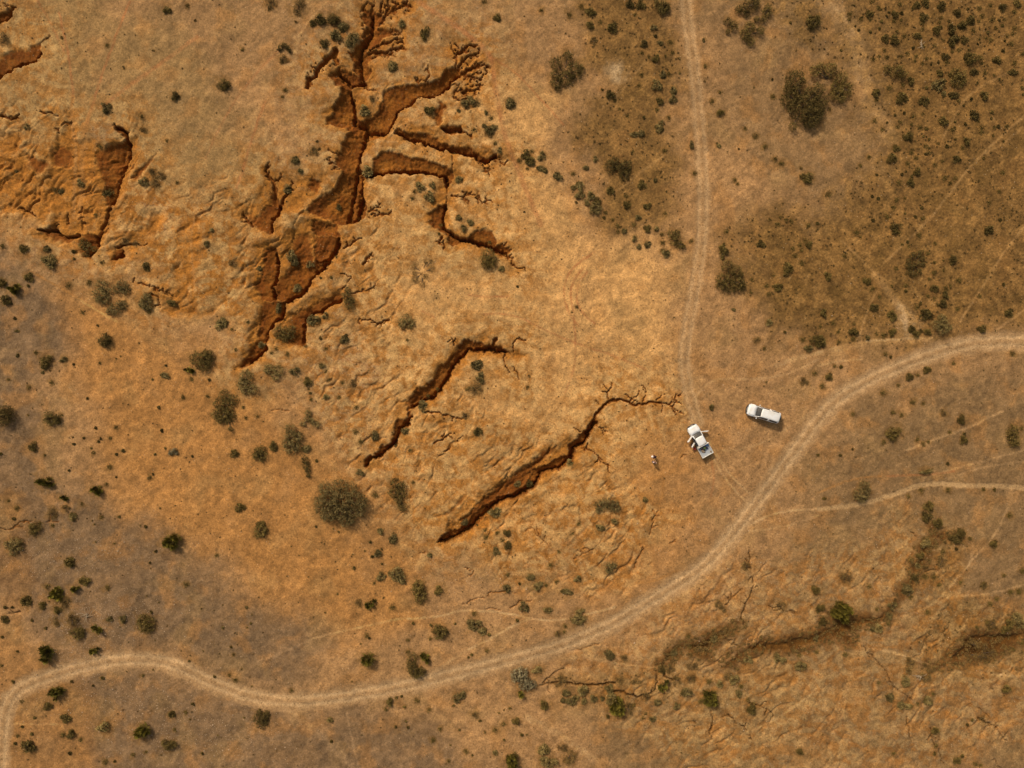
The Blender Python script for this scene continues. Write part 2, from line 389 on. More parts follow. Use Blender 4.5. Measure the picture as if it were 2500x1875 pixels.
ZONES = [  # (colour key, strength, softness px, outline in photo px)
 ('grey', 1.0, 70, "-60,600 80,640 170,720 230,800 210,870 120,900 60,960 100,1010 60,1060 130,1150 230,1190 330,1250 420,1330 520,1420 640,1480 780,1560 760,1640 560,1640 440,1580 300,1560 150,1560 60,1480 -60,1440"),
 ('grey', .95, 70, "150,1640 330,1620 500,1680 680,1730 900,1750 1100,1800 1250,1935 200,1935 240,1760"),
 ('orange', .9, 90, "180,700 330,760 500,900 620,960 760,1100 900,1250 1010,1400 1020,1500 880,1520 700,1480 560,1380 420,1300 300,1180 250,1050 200,920"),
 ('clay', 1.0, 90, "850,550 1000,330 1200,150 1350,250 1300,420 1420,560 1620,640 1640,900 1600,1050 1500,1250 1200,1350 1000,1200 900,900"),
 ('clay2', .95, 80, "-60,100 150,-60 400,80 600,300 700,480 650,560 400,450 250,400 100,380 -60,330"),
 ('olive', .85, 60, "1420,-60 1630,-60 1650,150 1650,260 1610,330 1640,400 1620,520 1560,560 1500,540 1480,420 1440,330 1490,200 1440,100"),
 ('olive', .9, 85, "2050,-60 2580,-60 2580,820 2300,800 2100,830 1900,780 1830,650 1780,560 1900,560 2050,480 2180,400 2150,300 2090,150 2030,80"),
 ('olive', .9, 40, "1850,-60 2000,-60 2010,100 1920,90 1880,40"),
 ('brown', .65, 110, "1650,-60 2060,-60 2150,300 2180,420 2000,500 1790,330 1740,100"),  # lens edge darkening painted into the plain's soil colour
 ('brown', .4, 140, "400,-60 1300,-60 1300,60 900,120 600,140 450,300 330,120"),  # top edge falloff, likewise painted into the ground colour
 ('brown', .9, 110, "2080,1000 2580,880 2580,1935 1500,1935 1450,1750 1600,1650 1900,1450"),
 ('orange', .55, 80, "1000,1000 1400,1100 1650,1150 1700,1350 1500,1450 1250,1400 1050,1300 900,1200"),
 ('rust', .8, 70, "-60,380 150,330 420,450 560,540 680,700 620,780 480,740 330,640 150,560 -60,560"),
 ('rust', .35, 90, "560,480 800,420 950,600 850,760 650,760"),
 ('orange', .5, 60, "1600,1020 1700,1040 1720,1120 1640,1300 1500,1440 1480,1300"),
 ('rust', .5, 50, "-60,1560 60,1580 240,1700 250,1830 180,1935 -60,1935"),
 ('rust', .35, 40, "0,1200 80,1230 90,1420 40,1480 -60,1400"),
 ('pan', .75, 10, "1500,140 1515,155 1527,175 1515,200 1495,205 1480,170"),
 ('pan', .7, 24, "2190,740 2215,760 2235,800 2205,800"),
 ('olive', .6, 40, "2250,1620 2290,1440 2420,1540 2560,1520 2560,1600 2350,1620"),
 ('olive', .5, 30, "2180,1400 2260,1330 2360,1340 2340,1420 2230,1440"),
 ('olive', .45, 30, "1850,700 1950,560 2000,800 1900,860"),
 ('olive', .5, 24, "1500,1640 1620,1640 1620,1700 1480,1700"),
 ('olive', .45, 20, "1320,1655 1500,1650 1560,1700 1440,1730"),
 ('clay2', .5, 60, "1650,1650 1900,1620 2050,1700 1900,1850 1650,1850"),
 ('clay2', .5, 40, "1130,690 1200,640 1140,560 1010,480 1050,560 1000,640"),
 ('grey2', .6, 26, "790,545 830,560 800,640 770,620"),
 ('grey2', .6, 22, "215,310 280,310 290,350 240,350"),
 ('grey2', .6, 22, "820,820 880,830 870,870 820,860"),
 ('grey2', .5, 26, "860,870 900,900 890,960 850,940"),
 ('grey2', .5, 26, "340,490 400,490 390,540 350,540"),
 ('olive', .35, 30, "700,740 760,720 720,790 700,780"),
 ('olive', .3, 40, "1140,260 1170,270 1200,320 1170,340"),
]
MAINROAD = "2590,836 2500,834 2422,834 2362,840 2301,856 2241,877 2181,901 2120,928 2060,964 2005,1012 1937,1105 1892,1169 1847,1229 1801,1289 1762,1340 1711,1389 1651,1430 1575,1474 1500,1520 1392,1571 1301,1598 1241,1613 1181,1630 1090,1652 1000,1675 892,1696 801,1706 711,1712 636,1706 575,1693 500,1662 422,1622 347,1608 271,1613 196,1628 120,1652 60,1672 18,1712 4,1797 -5,1950"
NORTHTRACK = "1668,-80 1672,0 1684,90 1700,211 1708,301 1717,392 1717,500 1715,560 1711,620 1696,711 1681,786 1672,847 1670,892 1678,937 1693,1000 1706,1030"
PATH = "O 0,805 160,790 360,765 600,690 760,630 870,605 1000,600 1200,620 1400,612 1659,635 1760,650"

# kinds: d dark olive, g dusty grey green, y yellow green and wispy, b dry brown;  x,y,r[,ry][,kind] in tile pixels
SHRUBS = {
'A': "1345,70,32 1515,45,22 1580,165,12,b 500,305,14,b 865,365,18,b 1000,545,14,b 1240,405,12,b 1420,765,35 855,870,38,g 1145,940,25 1160,1035,45,30,b 1350,1135,16,b 215,1020,25,g 35,320,50,b 1160,1470,35,g 1235,1380,35,b 1300,1420,35,b 1250,1480,45,b 1430,1475,16,b 645,1490,35,g 490,1550,25,g 435,1535,22,b 860,1570,45 120,1380,14,g 810,1180,25,b",
'B': "530,20,50,b 520,75,15,b 755,60,55,70,b 735,175,12,b 930,150,45 870,185,30 1030,150,60,40 1110,205,42,g 1055,290,45,g 960,345,35 1185,320,55,g 635,480,35,b 305,400,20,b 145,680,55,45 650,730,25 630,785,15,b 1600,185,30,g 1510,535,40,g 1300,890,45,g 1360,790,30,b 735,1300,32,g 770,1380,20,g 880,1225,38,b 910,1145,12,b 925,1205,14,b 1335,1400,45,g 675,1530,35,g",
'C': "125,270,32,55 705,140,30 600,10,25,b 1065,80,15,25,b 1295,115,22,35 1395,50,28 1465,95,40,30 1460,205,30 1545,175,18 1645,210,40 1490,325,30,b 805,835,42,g 165,900,40 490,810,35,g 450,840,30,g 540,830,35,b 400,895,15,g 620,910,15,g 660,955,22 600,1015,18,g 640,1045,35,g 680,1030,25,g 650,1085,35,b 725,1220,25,g 690,1160,20,b 520,1050,20,b 885,1295,22 950,1250,38 990,1225,18 970,1290,35 985,1320,25,g 1080,1255,38,g 1070,1360,38,25,g 1100,1380,20,g 955,1365,15,b 1195,1425,35,g 1325,1405,20 1510,1280,25,g 1430,1355,22,g 1625,770,35 1560,725,10 1325,1515,22,g 1385,1500,35,g 1380,1575,35,g 1475,1580,35,g 1440,1640,25,g 1520,1630,30 1350,1640,12,b 1630,1540,35 405,1450,28,g 80,1510,35,g 40,1550,20 160,1590,40,g 20,1605,20 185,1500,25,g",
'D': "120,20,35 205,30,40 385,40,55,65 165,115,18,b 310,215,28,g 335,290,14 240,350,32 455,340,28 375,345,22,g 225,425,22 470,425,22 345,475,32 415,450,15 280,460,16 220,600,22,b 390,600,30,g 440,595,22,b 200,690,22 345,685,38,45,g 475,730,30,g 475,800,30,g 370,805,30,35 345,885,22 45,880,16 110,935,20 235,945,12 440,950,22 375,1000,25,g 360,1040,35,g 160,1080,35,22,g 215,1080,28,g 150,1230,18 410,1215,24 525,470,14,b 530,585,10 220,1490,35 330,1455,16,g 95,1585,25 115,1645,25 420,1550,8 0,810,14 725,325,14,g 735,535,20,b 730,655,10,b 855,745,16 790,815,25,b 865,915,32 630,1175,20,28,g 650,1400,18,32 850,1180,18,g 830,1155,8 1010,1205,8 975,1455,20 1000,1485,16 1130,710,8 1280,640,10 1060,1040,20,b 1145,1100,28,b 1220,1185,25,b 1305,1285,25 1355,1320,32,22 1510,1355,14,b 1560,1435,50,42 1285,780,25,b 1425,180,12 1610,180,50 1640,150,30",
'E': "535,310,32 620,330,42 690,290,22 800,290,38,28 250,110,28 245,155,18 410,115,30 340,145,28 415,155,22 480,60,22 500,75,18 285,42,10 430,10,25 655,30,22 625,115,30 605,165,22 670,100,14 550,130,12 570,95,12 510,175,14 490,230,12 320,240,12 295,210,10 420,255,12 630,250,18 665,155,12 755,65,12 790,30,30 860,20,40 850,130,35 840,185,28 840,230,20 995,40,38 980,85,15 990,140,20 975,180,18 950,240,32 985,215,14 1125,90,30 1050,170,16 1090,225,40 1160,185,35 1225,150,35 1235,190,18 1160,220,25 1255,245,28 1300,65,24 1395,35,24 1495,48,30 1610,30,30 1585,90,24 1325,125,32,20 1295,170,18 1210,70,12 1405,155,28 1465,160,12 1500,155,16 1490,205,14 1435,225,20 1585,225,22 1575,270,22 1525,290,18 1505,330,12 1370,265,14 1390,325,28 1350,305,18 1300,315,16 1180,315,32 1075,320,50,45 1130,310,25 1010,325,15 1285,355,10 1560,355,28 1495,410,14 1445,470,34 1585,510,26 1575,585,38,25 1650,430,24 1420,605,16 1460,640,12 1135,400,28,16 1080,415,18 1215,400,16 1250,465,55,45 1195,440,30 1310,465,25 1320,510,15 1025,460,30 1035,500,24 1345,590,22 1265,585,35 935,365,18 870,470,20 850,375,16 760,385,14 715,430,22 665,455,18 785,455,22 780,490,20 835,510,18 905,520,10 970,505,12 530,405,20 550,460,28,20 490,455,18 440,475,22 755,645,32 680,685,24 570,710,28 450,750,40,30 465,805,22 665,780,45,42 855,805,38 875,710,14 985,580,30 990,670,45,g 930,690,25,g 1015,750,22,g 1010,785,15 1060,605,25 1100,755,48,32 1065,780,15 1130,815,18 1350,760,35 1235,800,12 1285,670,10 1270,915,42 1175,850,10 1400,905,24 1395,960,12 1320,1030,25 1290,980,15 1315,1070,20 1420,1030,18 1455,1025,14 1525,1020,20 1410,1095,16 1205,1135,30 1165,1195,26 1105,985,12 1185,1005,14 1085,1045,28 1125,920,8 1010,985,36 765,940,25 690,915,14 620,930,12 845,920,16 655,985,22 635,1025,20 550,990,10 450,975,20,30 515,1045,26,20 740,1100,42 820,1030,26,b 750,1010,12 875,1040,14 845,1100,12 890,1130,18 965,1160,16 860,1180,20 890,1195,18 1040,1185,14 1105,1125,16 890,1235,20 860,1245,12 750,1235,24,b 785,1275,30,16,b 630,1205,30 590,1270,38 405,1270,22 720,1320,26 805,1390,30 940,1330,24 1000,1305,16 1125,1285,35,28 1105,1445,22 1020,1440,32,22 1065,1480,20 650,1475,28 740,1480,32 670,1410,14 705,1385,10 755,1430,12 470,1415,12 1335,1280,20 1495,1145,16 1490,1395,26 1460,1550,20 335,1340,18,b 75,1570,28 485,1605,14 630,1620,24 695,1605,16 430,1590,12 1380,1640,16 1645,710,18 1655,760,18 90,885,16 175,405,12",
'F': "15,335,26 185,360,35 378,360,28,g 385,450,58,g 225,580,36 230,655,12 5,635,35 35,775,38 110,690,45,y 550,650,32,28 715,630,28 1170,780,62,70,g 1205,870,22 1380,800,45,28 665,870,22 770,85,22 825,465,18,28 590,375,14 600,435,10 1020,290,35,b 1090,310,30,b 1175,510,32,45 840,1095,50,58 805,1280,16 790,975,10 120,920,12 135,1020,18,12,g 140,1220,14,g 288,1195,22 365,1270,55 520,1250,35,22,g 595,1290,10 345,1360,14,g 415,1440,20,24 228,1480,24 65,1415,16 705,1565,12 1335,1380,38,25,g 1345,1300,12 1230,1415,10 1480,1560,26 1285,1645,14 1525,1335,35,y 1550,1410,20 975,1225,8 940,1245,8 1125,1120,8",
'G': "55,205,16,g 15,310,22,g 230,470,38,b 440,520,22,g 690,410,42,g 720,460,35,g 845,480,35,g 590,830,24,55,g 750,680,35,g 980,895,28,g 885,930,50,42,g 130,955,48,g 350,950,18 250,1175,16 215,1005,16 460,1140,28,g 575,1165,18 540,1200,15 815,1145,15 665,1210,20 935,1080,12 980,1165,16 1130,1095,35,g 1145,1055,14 735,1350,40,g 825,1430,34 945,1305,22,g 980,1355,18 1000,1415,20 1110,1440,20 1185,1455,35,b 980,1560,24,g 860,1575,16 855,1525,12 840,1495,8 1085,1560,20 1225,1640,22 35,1415,12 20,1550,20 310,1640,15 1240,110,16 1090,15,30 1065,420,15,b 940,590,10 1025,590,12 1640,1090,10",
'H': "400,105,24,g 495,140,26,g 440,180,28,g 250,165,20 235,235,12 650,300,25,b 745,520,24,g 555,1290,50,38,g 565,1410,42,g 540,1480,55,b 470,1490,25,b 225,1490,20 150,1545,22 95,1620,40,g 955,1475,16,b 970,1385,12,b 1505,25,50,g 1585,60,20 1575,105,12 1645,120,20 870,660,12 1350,825,14,b 1315,870,8",
'I': "105,10,32 275,15,32 25,165,28 30,215,16 85,210,22,g 160,160,24 195,105,24,g 265,190,30 345,195,20,g 385,240,20 168,268,24,g 200,335,20,g 268,315,28,g 390,305,24 420,385,30,35,g 390,370,20 625,290,22,b 410,70,20,b 910,215,22 890,365,34,48 885,320,20 880,430,14 1180,310,36 1325,155,24 1345,100,18 1260,118,16 1390,120,18 1430,130,30,22 1575,165,24 1550,290,24 1575,330,30 1505,325,24 1515,370,18 1445,355,22 1465,410,28 1520,470,28 1400,510,38,52 1290,570,18 1235,655,24 1330,655,48,32 1250,725,22,b 1115,605,20,b 1105,710,16,b 965,848,16,g 1250,950,28,g 1155,1100,30,b 1215,1165,20,b 1385,1030,12 1530,1090,28 1575,1155,35,28,g 1625,1365,24 1230,1435,8 1540,1435,35,b 1650,150,14 785,1640,20,g",
'J': "605,20,28 555,95,28 440,120,14 695,65,10 778,92,14 840,110,22 835,20,14 615,175,38,42 660,165,22 650,225,24 305,220,28 335,260,16 810,245,28 715,295,14 675,320,16 725,335,16 940,310,18 210,415,22 1375,195,35 1465,120,14 1080,445,38 885,390,22 935,465,18 1010,450,10 1008,530,18 930,550,24 890,600,16 1135,610,32,28 935,670,30 705,655,22 700,695,14 590,660,16 625,515,20 1030,675,28 1060,655,16 1020,735,30 880,735,18 935,760,16 1010,810,36 960,810,16 825,800,14 795,830,24 1125,840,26 885,885,52,45 80,570,34 400,620,34 435,680,28 490,745,20 450,835,32 600,890,34,42 28,880,32 115,955,24 10,985,18 280,965,16 280,1015,38 275,1085,24 155,1030,20 160,1110,20 15,1095,48 590,1035,32 525,1055,28 465,1045,16 395,1080,20,g 755,1005,32 795,1040,30 880,1035,35,28 830,1020,14 1320,1005,36,30 1545,870,34 1300,740,20 1495,640,14 540,1210,22 580,1235,14 125,1305,16 178,1310,14 85,1390,30 30,1470,30,24 870,1335,34,28 1090,1285,16 730,1390,30 520,1525,28 760,1600,28 845,1610,18 1570,1205,28 800,1380,18,b 640,1460,16,b",
'K': "405,80,60 495,42,18 230,45,8 775,150,14 935,145,20,b 265,305,34,38 360,370,18,12 590,225,8 678,228,10 595,282,12 795,260,10 815,235,10 890,230,16,b 755,350,18 735,310,10 940,365,14 990,335,14 1255,360,12 1335,310,10 1305,170,14 1555,375,12 880,465,35,20,b 555,495,12 355,590,65,42,y 515,710,36,28,y 775,645,48,45,y 860,605,16 940,545,10 1205,555,24 1240,522,10 65,740,16 130,800,25,b 105,885,14 275,960,42,58 320,920,20 590,870,32,g 425,840,50,b 425,940,20 530,800,30,b 660,765,30,10,b 555,1235,46 675,1385,40 600,1450,35,y 380,1435,30,24 870,1445,30,24 205,1555,48 330,1590,30 455,1625,30 440,1500,55,y 520,1560,50,b 1180,948,12 1137,936,6 1295,800,8 1260,1150,12 965,865,12 1215,1240,10 1505,1415,28 1190,1508,8 1287,1563,8 1630,1613,8 765,930,8 745,900,8 925,1085,8,g 775,1072,8 820,870,20,b 0,360,14 95,1600,12 35,1600,14 1225,1640,12",
'L': "330,65,16 425,55,16 825,315,40,28,g 560,295,40 240,355,35,32 440,365,56 905,418,14 475,95,6 1380,215,34,g 1260,260,20,28 1220,180,28,b 1615,170,32,g 1545,300,18,g 1255,510,30,24,g 1380,690,28,b 1425,985,26,g 1525,1050,38,g 1395,1160,30,g 1340,1070,14 1355,1190,12 1430,1130,10 1295,1145,8 1195,1175,6 1435,1250,10 1210,1280,10,18 1425,1355,34,g 1535,1330,52,58,g 1590,1370,42,g 1370,1405,16 270,790,42,34 450,980,60 92,1180,18 700,1108,6 765,1180,5 665,1350,6 838,1355,6 945,1365,5 1245,1560,32,b 1345,1580,42,y 1520,1605,28 1075,1495,8 1450,1525,8 975,1645,8 335,1605,12,g 900,945,10 1040,965,8 1085,990,10",
'M': "555,180,42,36 120,20,30,g 455,45,30,b 1305,430,30,g 870,605,26,g 970,600,32 440,915,28,g 690,825,52,42,g 5,330,20 30,590,16 620,1035,28 615,980,20 710,1000,20 795,1005,30 785,1100,35 750,1060,20 700,1150,30,g 165,1180,20,g 545,935,10 245,1465,42,36 1140,1260,20,28,b 1210,1150,16 1370,925,20 1320,1000,22,b 1540,960,36,26,g 1615,1285,48,45,g 1370,1370,32,28,g 985,1360,42,22,g 790,1340,18 1030,1435,42,36,g 1105,1420,18 1190,1395,18 890,1410,12 790,1455,30,g 1280,1475,50,24,g 925,1600,36,42,g 1120,1620,36,24,g 1655,905,20",
'N': "250,725,22,g 1075,1265,42,40,b 1640,1470,35 1650,1620,30 1650,370,12",
'O': "600,25,24 668,45,20,26 275,35,20 610,185,56 525,262,22 795,242,20 845,280,22 885,262,16 1165,85,30,38 1180,245,30,36 1175,195,14 1060,185,16 1010,30,30,b 1640,150,20 175,370,12 270,318,10 45,720,14 870,500,50,22,g 830,655,28,24 1048,652,26 1335,650,22 1420,650,14 725,705,20,b 1045,440,12 900,790,40 875,870,42 965,920,42 1545,860,28 1420,1085,30 1110,1050,50,40 1160,1010,35 1225,1045,18 870,1080,38,g 830,1190,30 745,1220,28 800,1260,28,g 1000,1230,42,50,b 775,1370,30 860,1350,40,20,b 930,1360,28,b 720,1450,45,g 745,1520,25,b 595,1590,32,g 970,1420,20,b 1145,1400,20,b 225,1360,50,b 405,1435,22,b 1335,1420,28,b 1110,1130,12 1005,1150,24,b 1555,1480,28,b 1620,1480,24",
'P': "28,462,30 260,465,12 445,475,35,b 580,470,55,b 885,455,24,g 990,455,28,g 610,575,52,55 770,535,42,y 1225,395,10 375,740,65,70,y 760,715,36,y 12,600,14 10,830,16 135,715,12 370,530,12 105,960,14 575,960,12 825,930,14 755,993,10 1157,908,16 1240,865,8 440,1060,55,y 370,1160,36,30 170,1120,20,b 275,1250,12 525,1255,40,36 180,1325,12 508,1395,26 580,1390,38,34 650,1430,20 258,1388,14 140,1400,16 215,1495,50,45 120,1465,14 560,1540,14 845,1330,52,44,g 1388,1228,32 1410,1350,18 1540,1265,8 1362,1468,50 1075,1555,18,24 850,1615,28 1500,1210,20,b 1560,1140,14 1635,1540,14 1530,790,10 1645,710,8 930,1605,12 1180,1530,16,b",
'Q': "232,742,16 212,680,10 368,490,10 342,522,8 380,415,7 297,858,8 198,910,18 245,950,25,b 80,920,14 378,998,8 145,525,12,g 700,1035,22,b 455,1260,58,65 445,1185,10 1310,590,22 1330,605,10 1018,1275,22,g 1022,1445,12 320,1250,8 1485,1130,32 1465,1185,20 1550,1090,18 1590,1080,12 1620,1165,14 1545,1325,14 1630,1285,12 1645,1330,12 1190,960,8 1645,625,16 1645,720,20 105,1393,6 1262,655,8",
'R': "520,410,26 525,500,58,50,g 590,560,35,g 640,575,14 250,560,56,54 370,490,12 175,505,14 30,490,14 165,615,16 1045,865,45,30,g 380,1095,45,42,g 435,1070,28,g 355,1155,15 60,1115,22 157,1190,22 530,1220,35,b 570,1275,12 1095,1145,36,44 870,1285,32 812,1175,16 765,1190,8 725,1215,8 692,1355,22,30 760,1305,16,26 905,1390,14 950,1390,8 403,1355,10 765,1435,10 610,1370,12,b 248,1345,22,y 190,1435,26 330,1475,8 458,1525,26,18 505,1558,10 315,1605,18 690,1540,22,g 825,1620,60,y 1075,1520,50,42,g 1130,1620,70,45,g 1250,1500,40,b 1300,1570,60,b 1370,400,42,30,g 1370,460,65,38,g 1210,570,30,b 1260,510,22,b 1255,560,18,b 1120,380,30,b 875,465,14 475,765,10 505,740,12 625,710,20,b 1625,745,40,g 1210,980,30,b 1270,1050,32,g 1310,1120,38,g 1245,1110,22,g 1355,1095,22,g 1410,1040,42,g 1410,1125,24,g 1495,1095,30,g 1560,1095,20,g 1620,1020,35,g 1630,1110,45,g 1240,940,35,b 1605,1245,14",
'S': "110,1180,45,b 155,1150,20 85,780,35,b 350,1125,28,g 505,1160,26,g 255,1220,18 230,1255,18 305,1265,24,g 590,1045,45,36,g 700,1120,26,b 385,870,35 450,860,35,b 410,1000,45,y 500,950,40,b 620,935,35,b 630,840,40,b 860,980,28,g 920,910,35,b 980,940,38,g 1025,1000,26,b 1010,1065,28,g 1125,1190,36,48 1080,1110,20 1080,780,36,g 1325,770,32,g 1370,790,30,g 1500,745,24 1520,835,42,36,g 1505,1540,30,32 840,330,30,b 880,370,30,b 1350,350,40,b 1630,620,28,g 1640,720,20,b 600,590,22,b 50,950,40,b 180,960,35,b 250,1080,35,b 690,700,40,b 740,710,30,b 610,670,25,b 490,735,28,g 810,620,30,g 870,560,30,b 920,545,30,b 765,960,26,b",
'T': "30,365,30 40,470,34 575,420,28,g 490,530,35,g 440,530,24,g 560,490,24 470,375,20,b 880,400,28,b 215,740,24,b 480,970,18 735,850,45,b 710,965,40,g 840,920,30,b 880,940,35,b 900,870,35,b 740,800,35,b 583,1085,36,g 660,1150,36,28,g 720,1165,36,24,g 800,1140,18 890,1115,36,40,g 925,1060,18 1535,1020,42,28 945,1360,36,28 940,1480,18 1200,1310,14 1240,1275,14 1335,1280,35,b 605,1545,22,b 1120,1600,30 1160,1565,14 1270,1630,24 1310,1640,20 940,1545,14 1560,490,40 1500,540,30 1250,660,60,b 1350,690,40,b 1400,500,40,b 1360,480,24 1280,520,18 1385,330,24,b 1620,230,28 1500,100,18,b 1650,650,20 1575,700,20 1335,180,30,b 1440,290,20,b 1650,60,30,b",
}
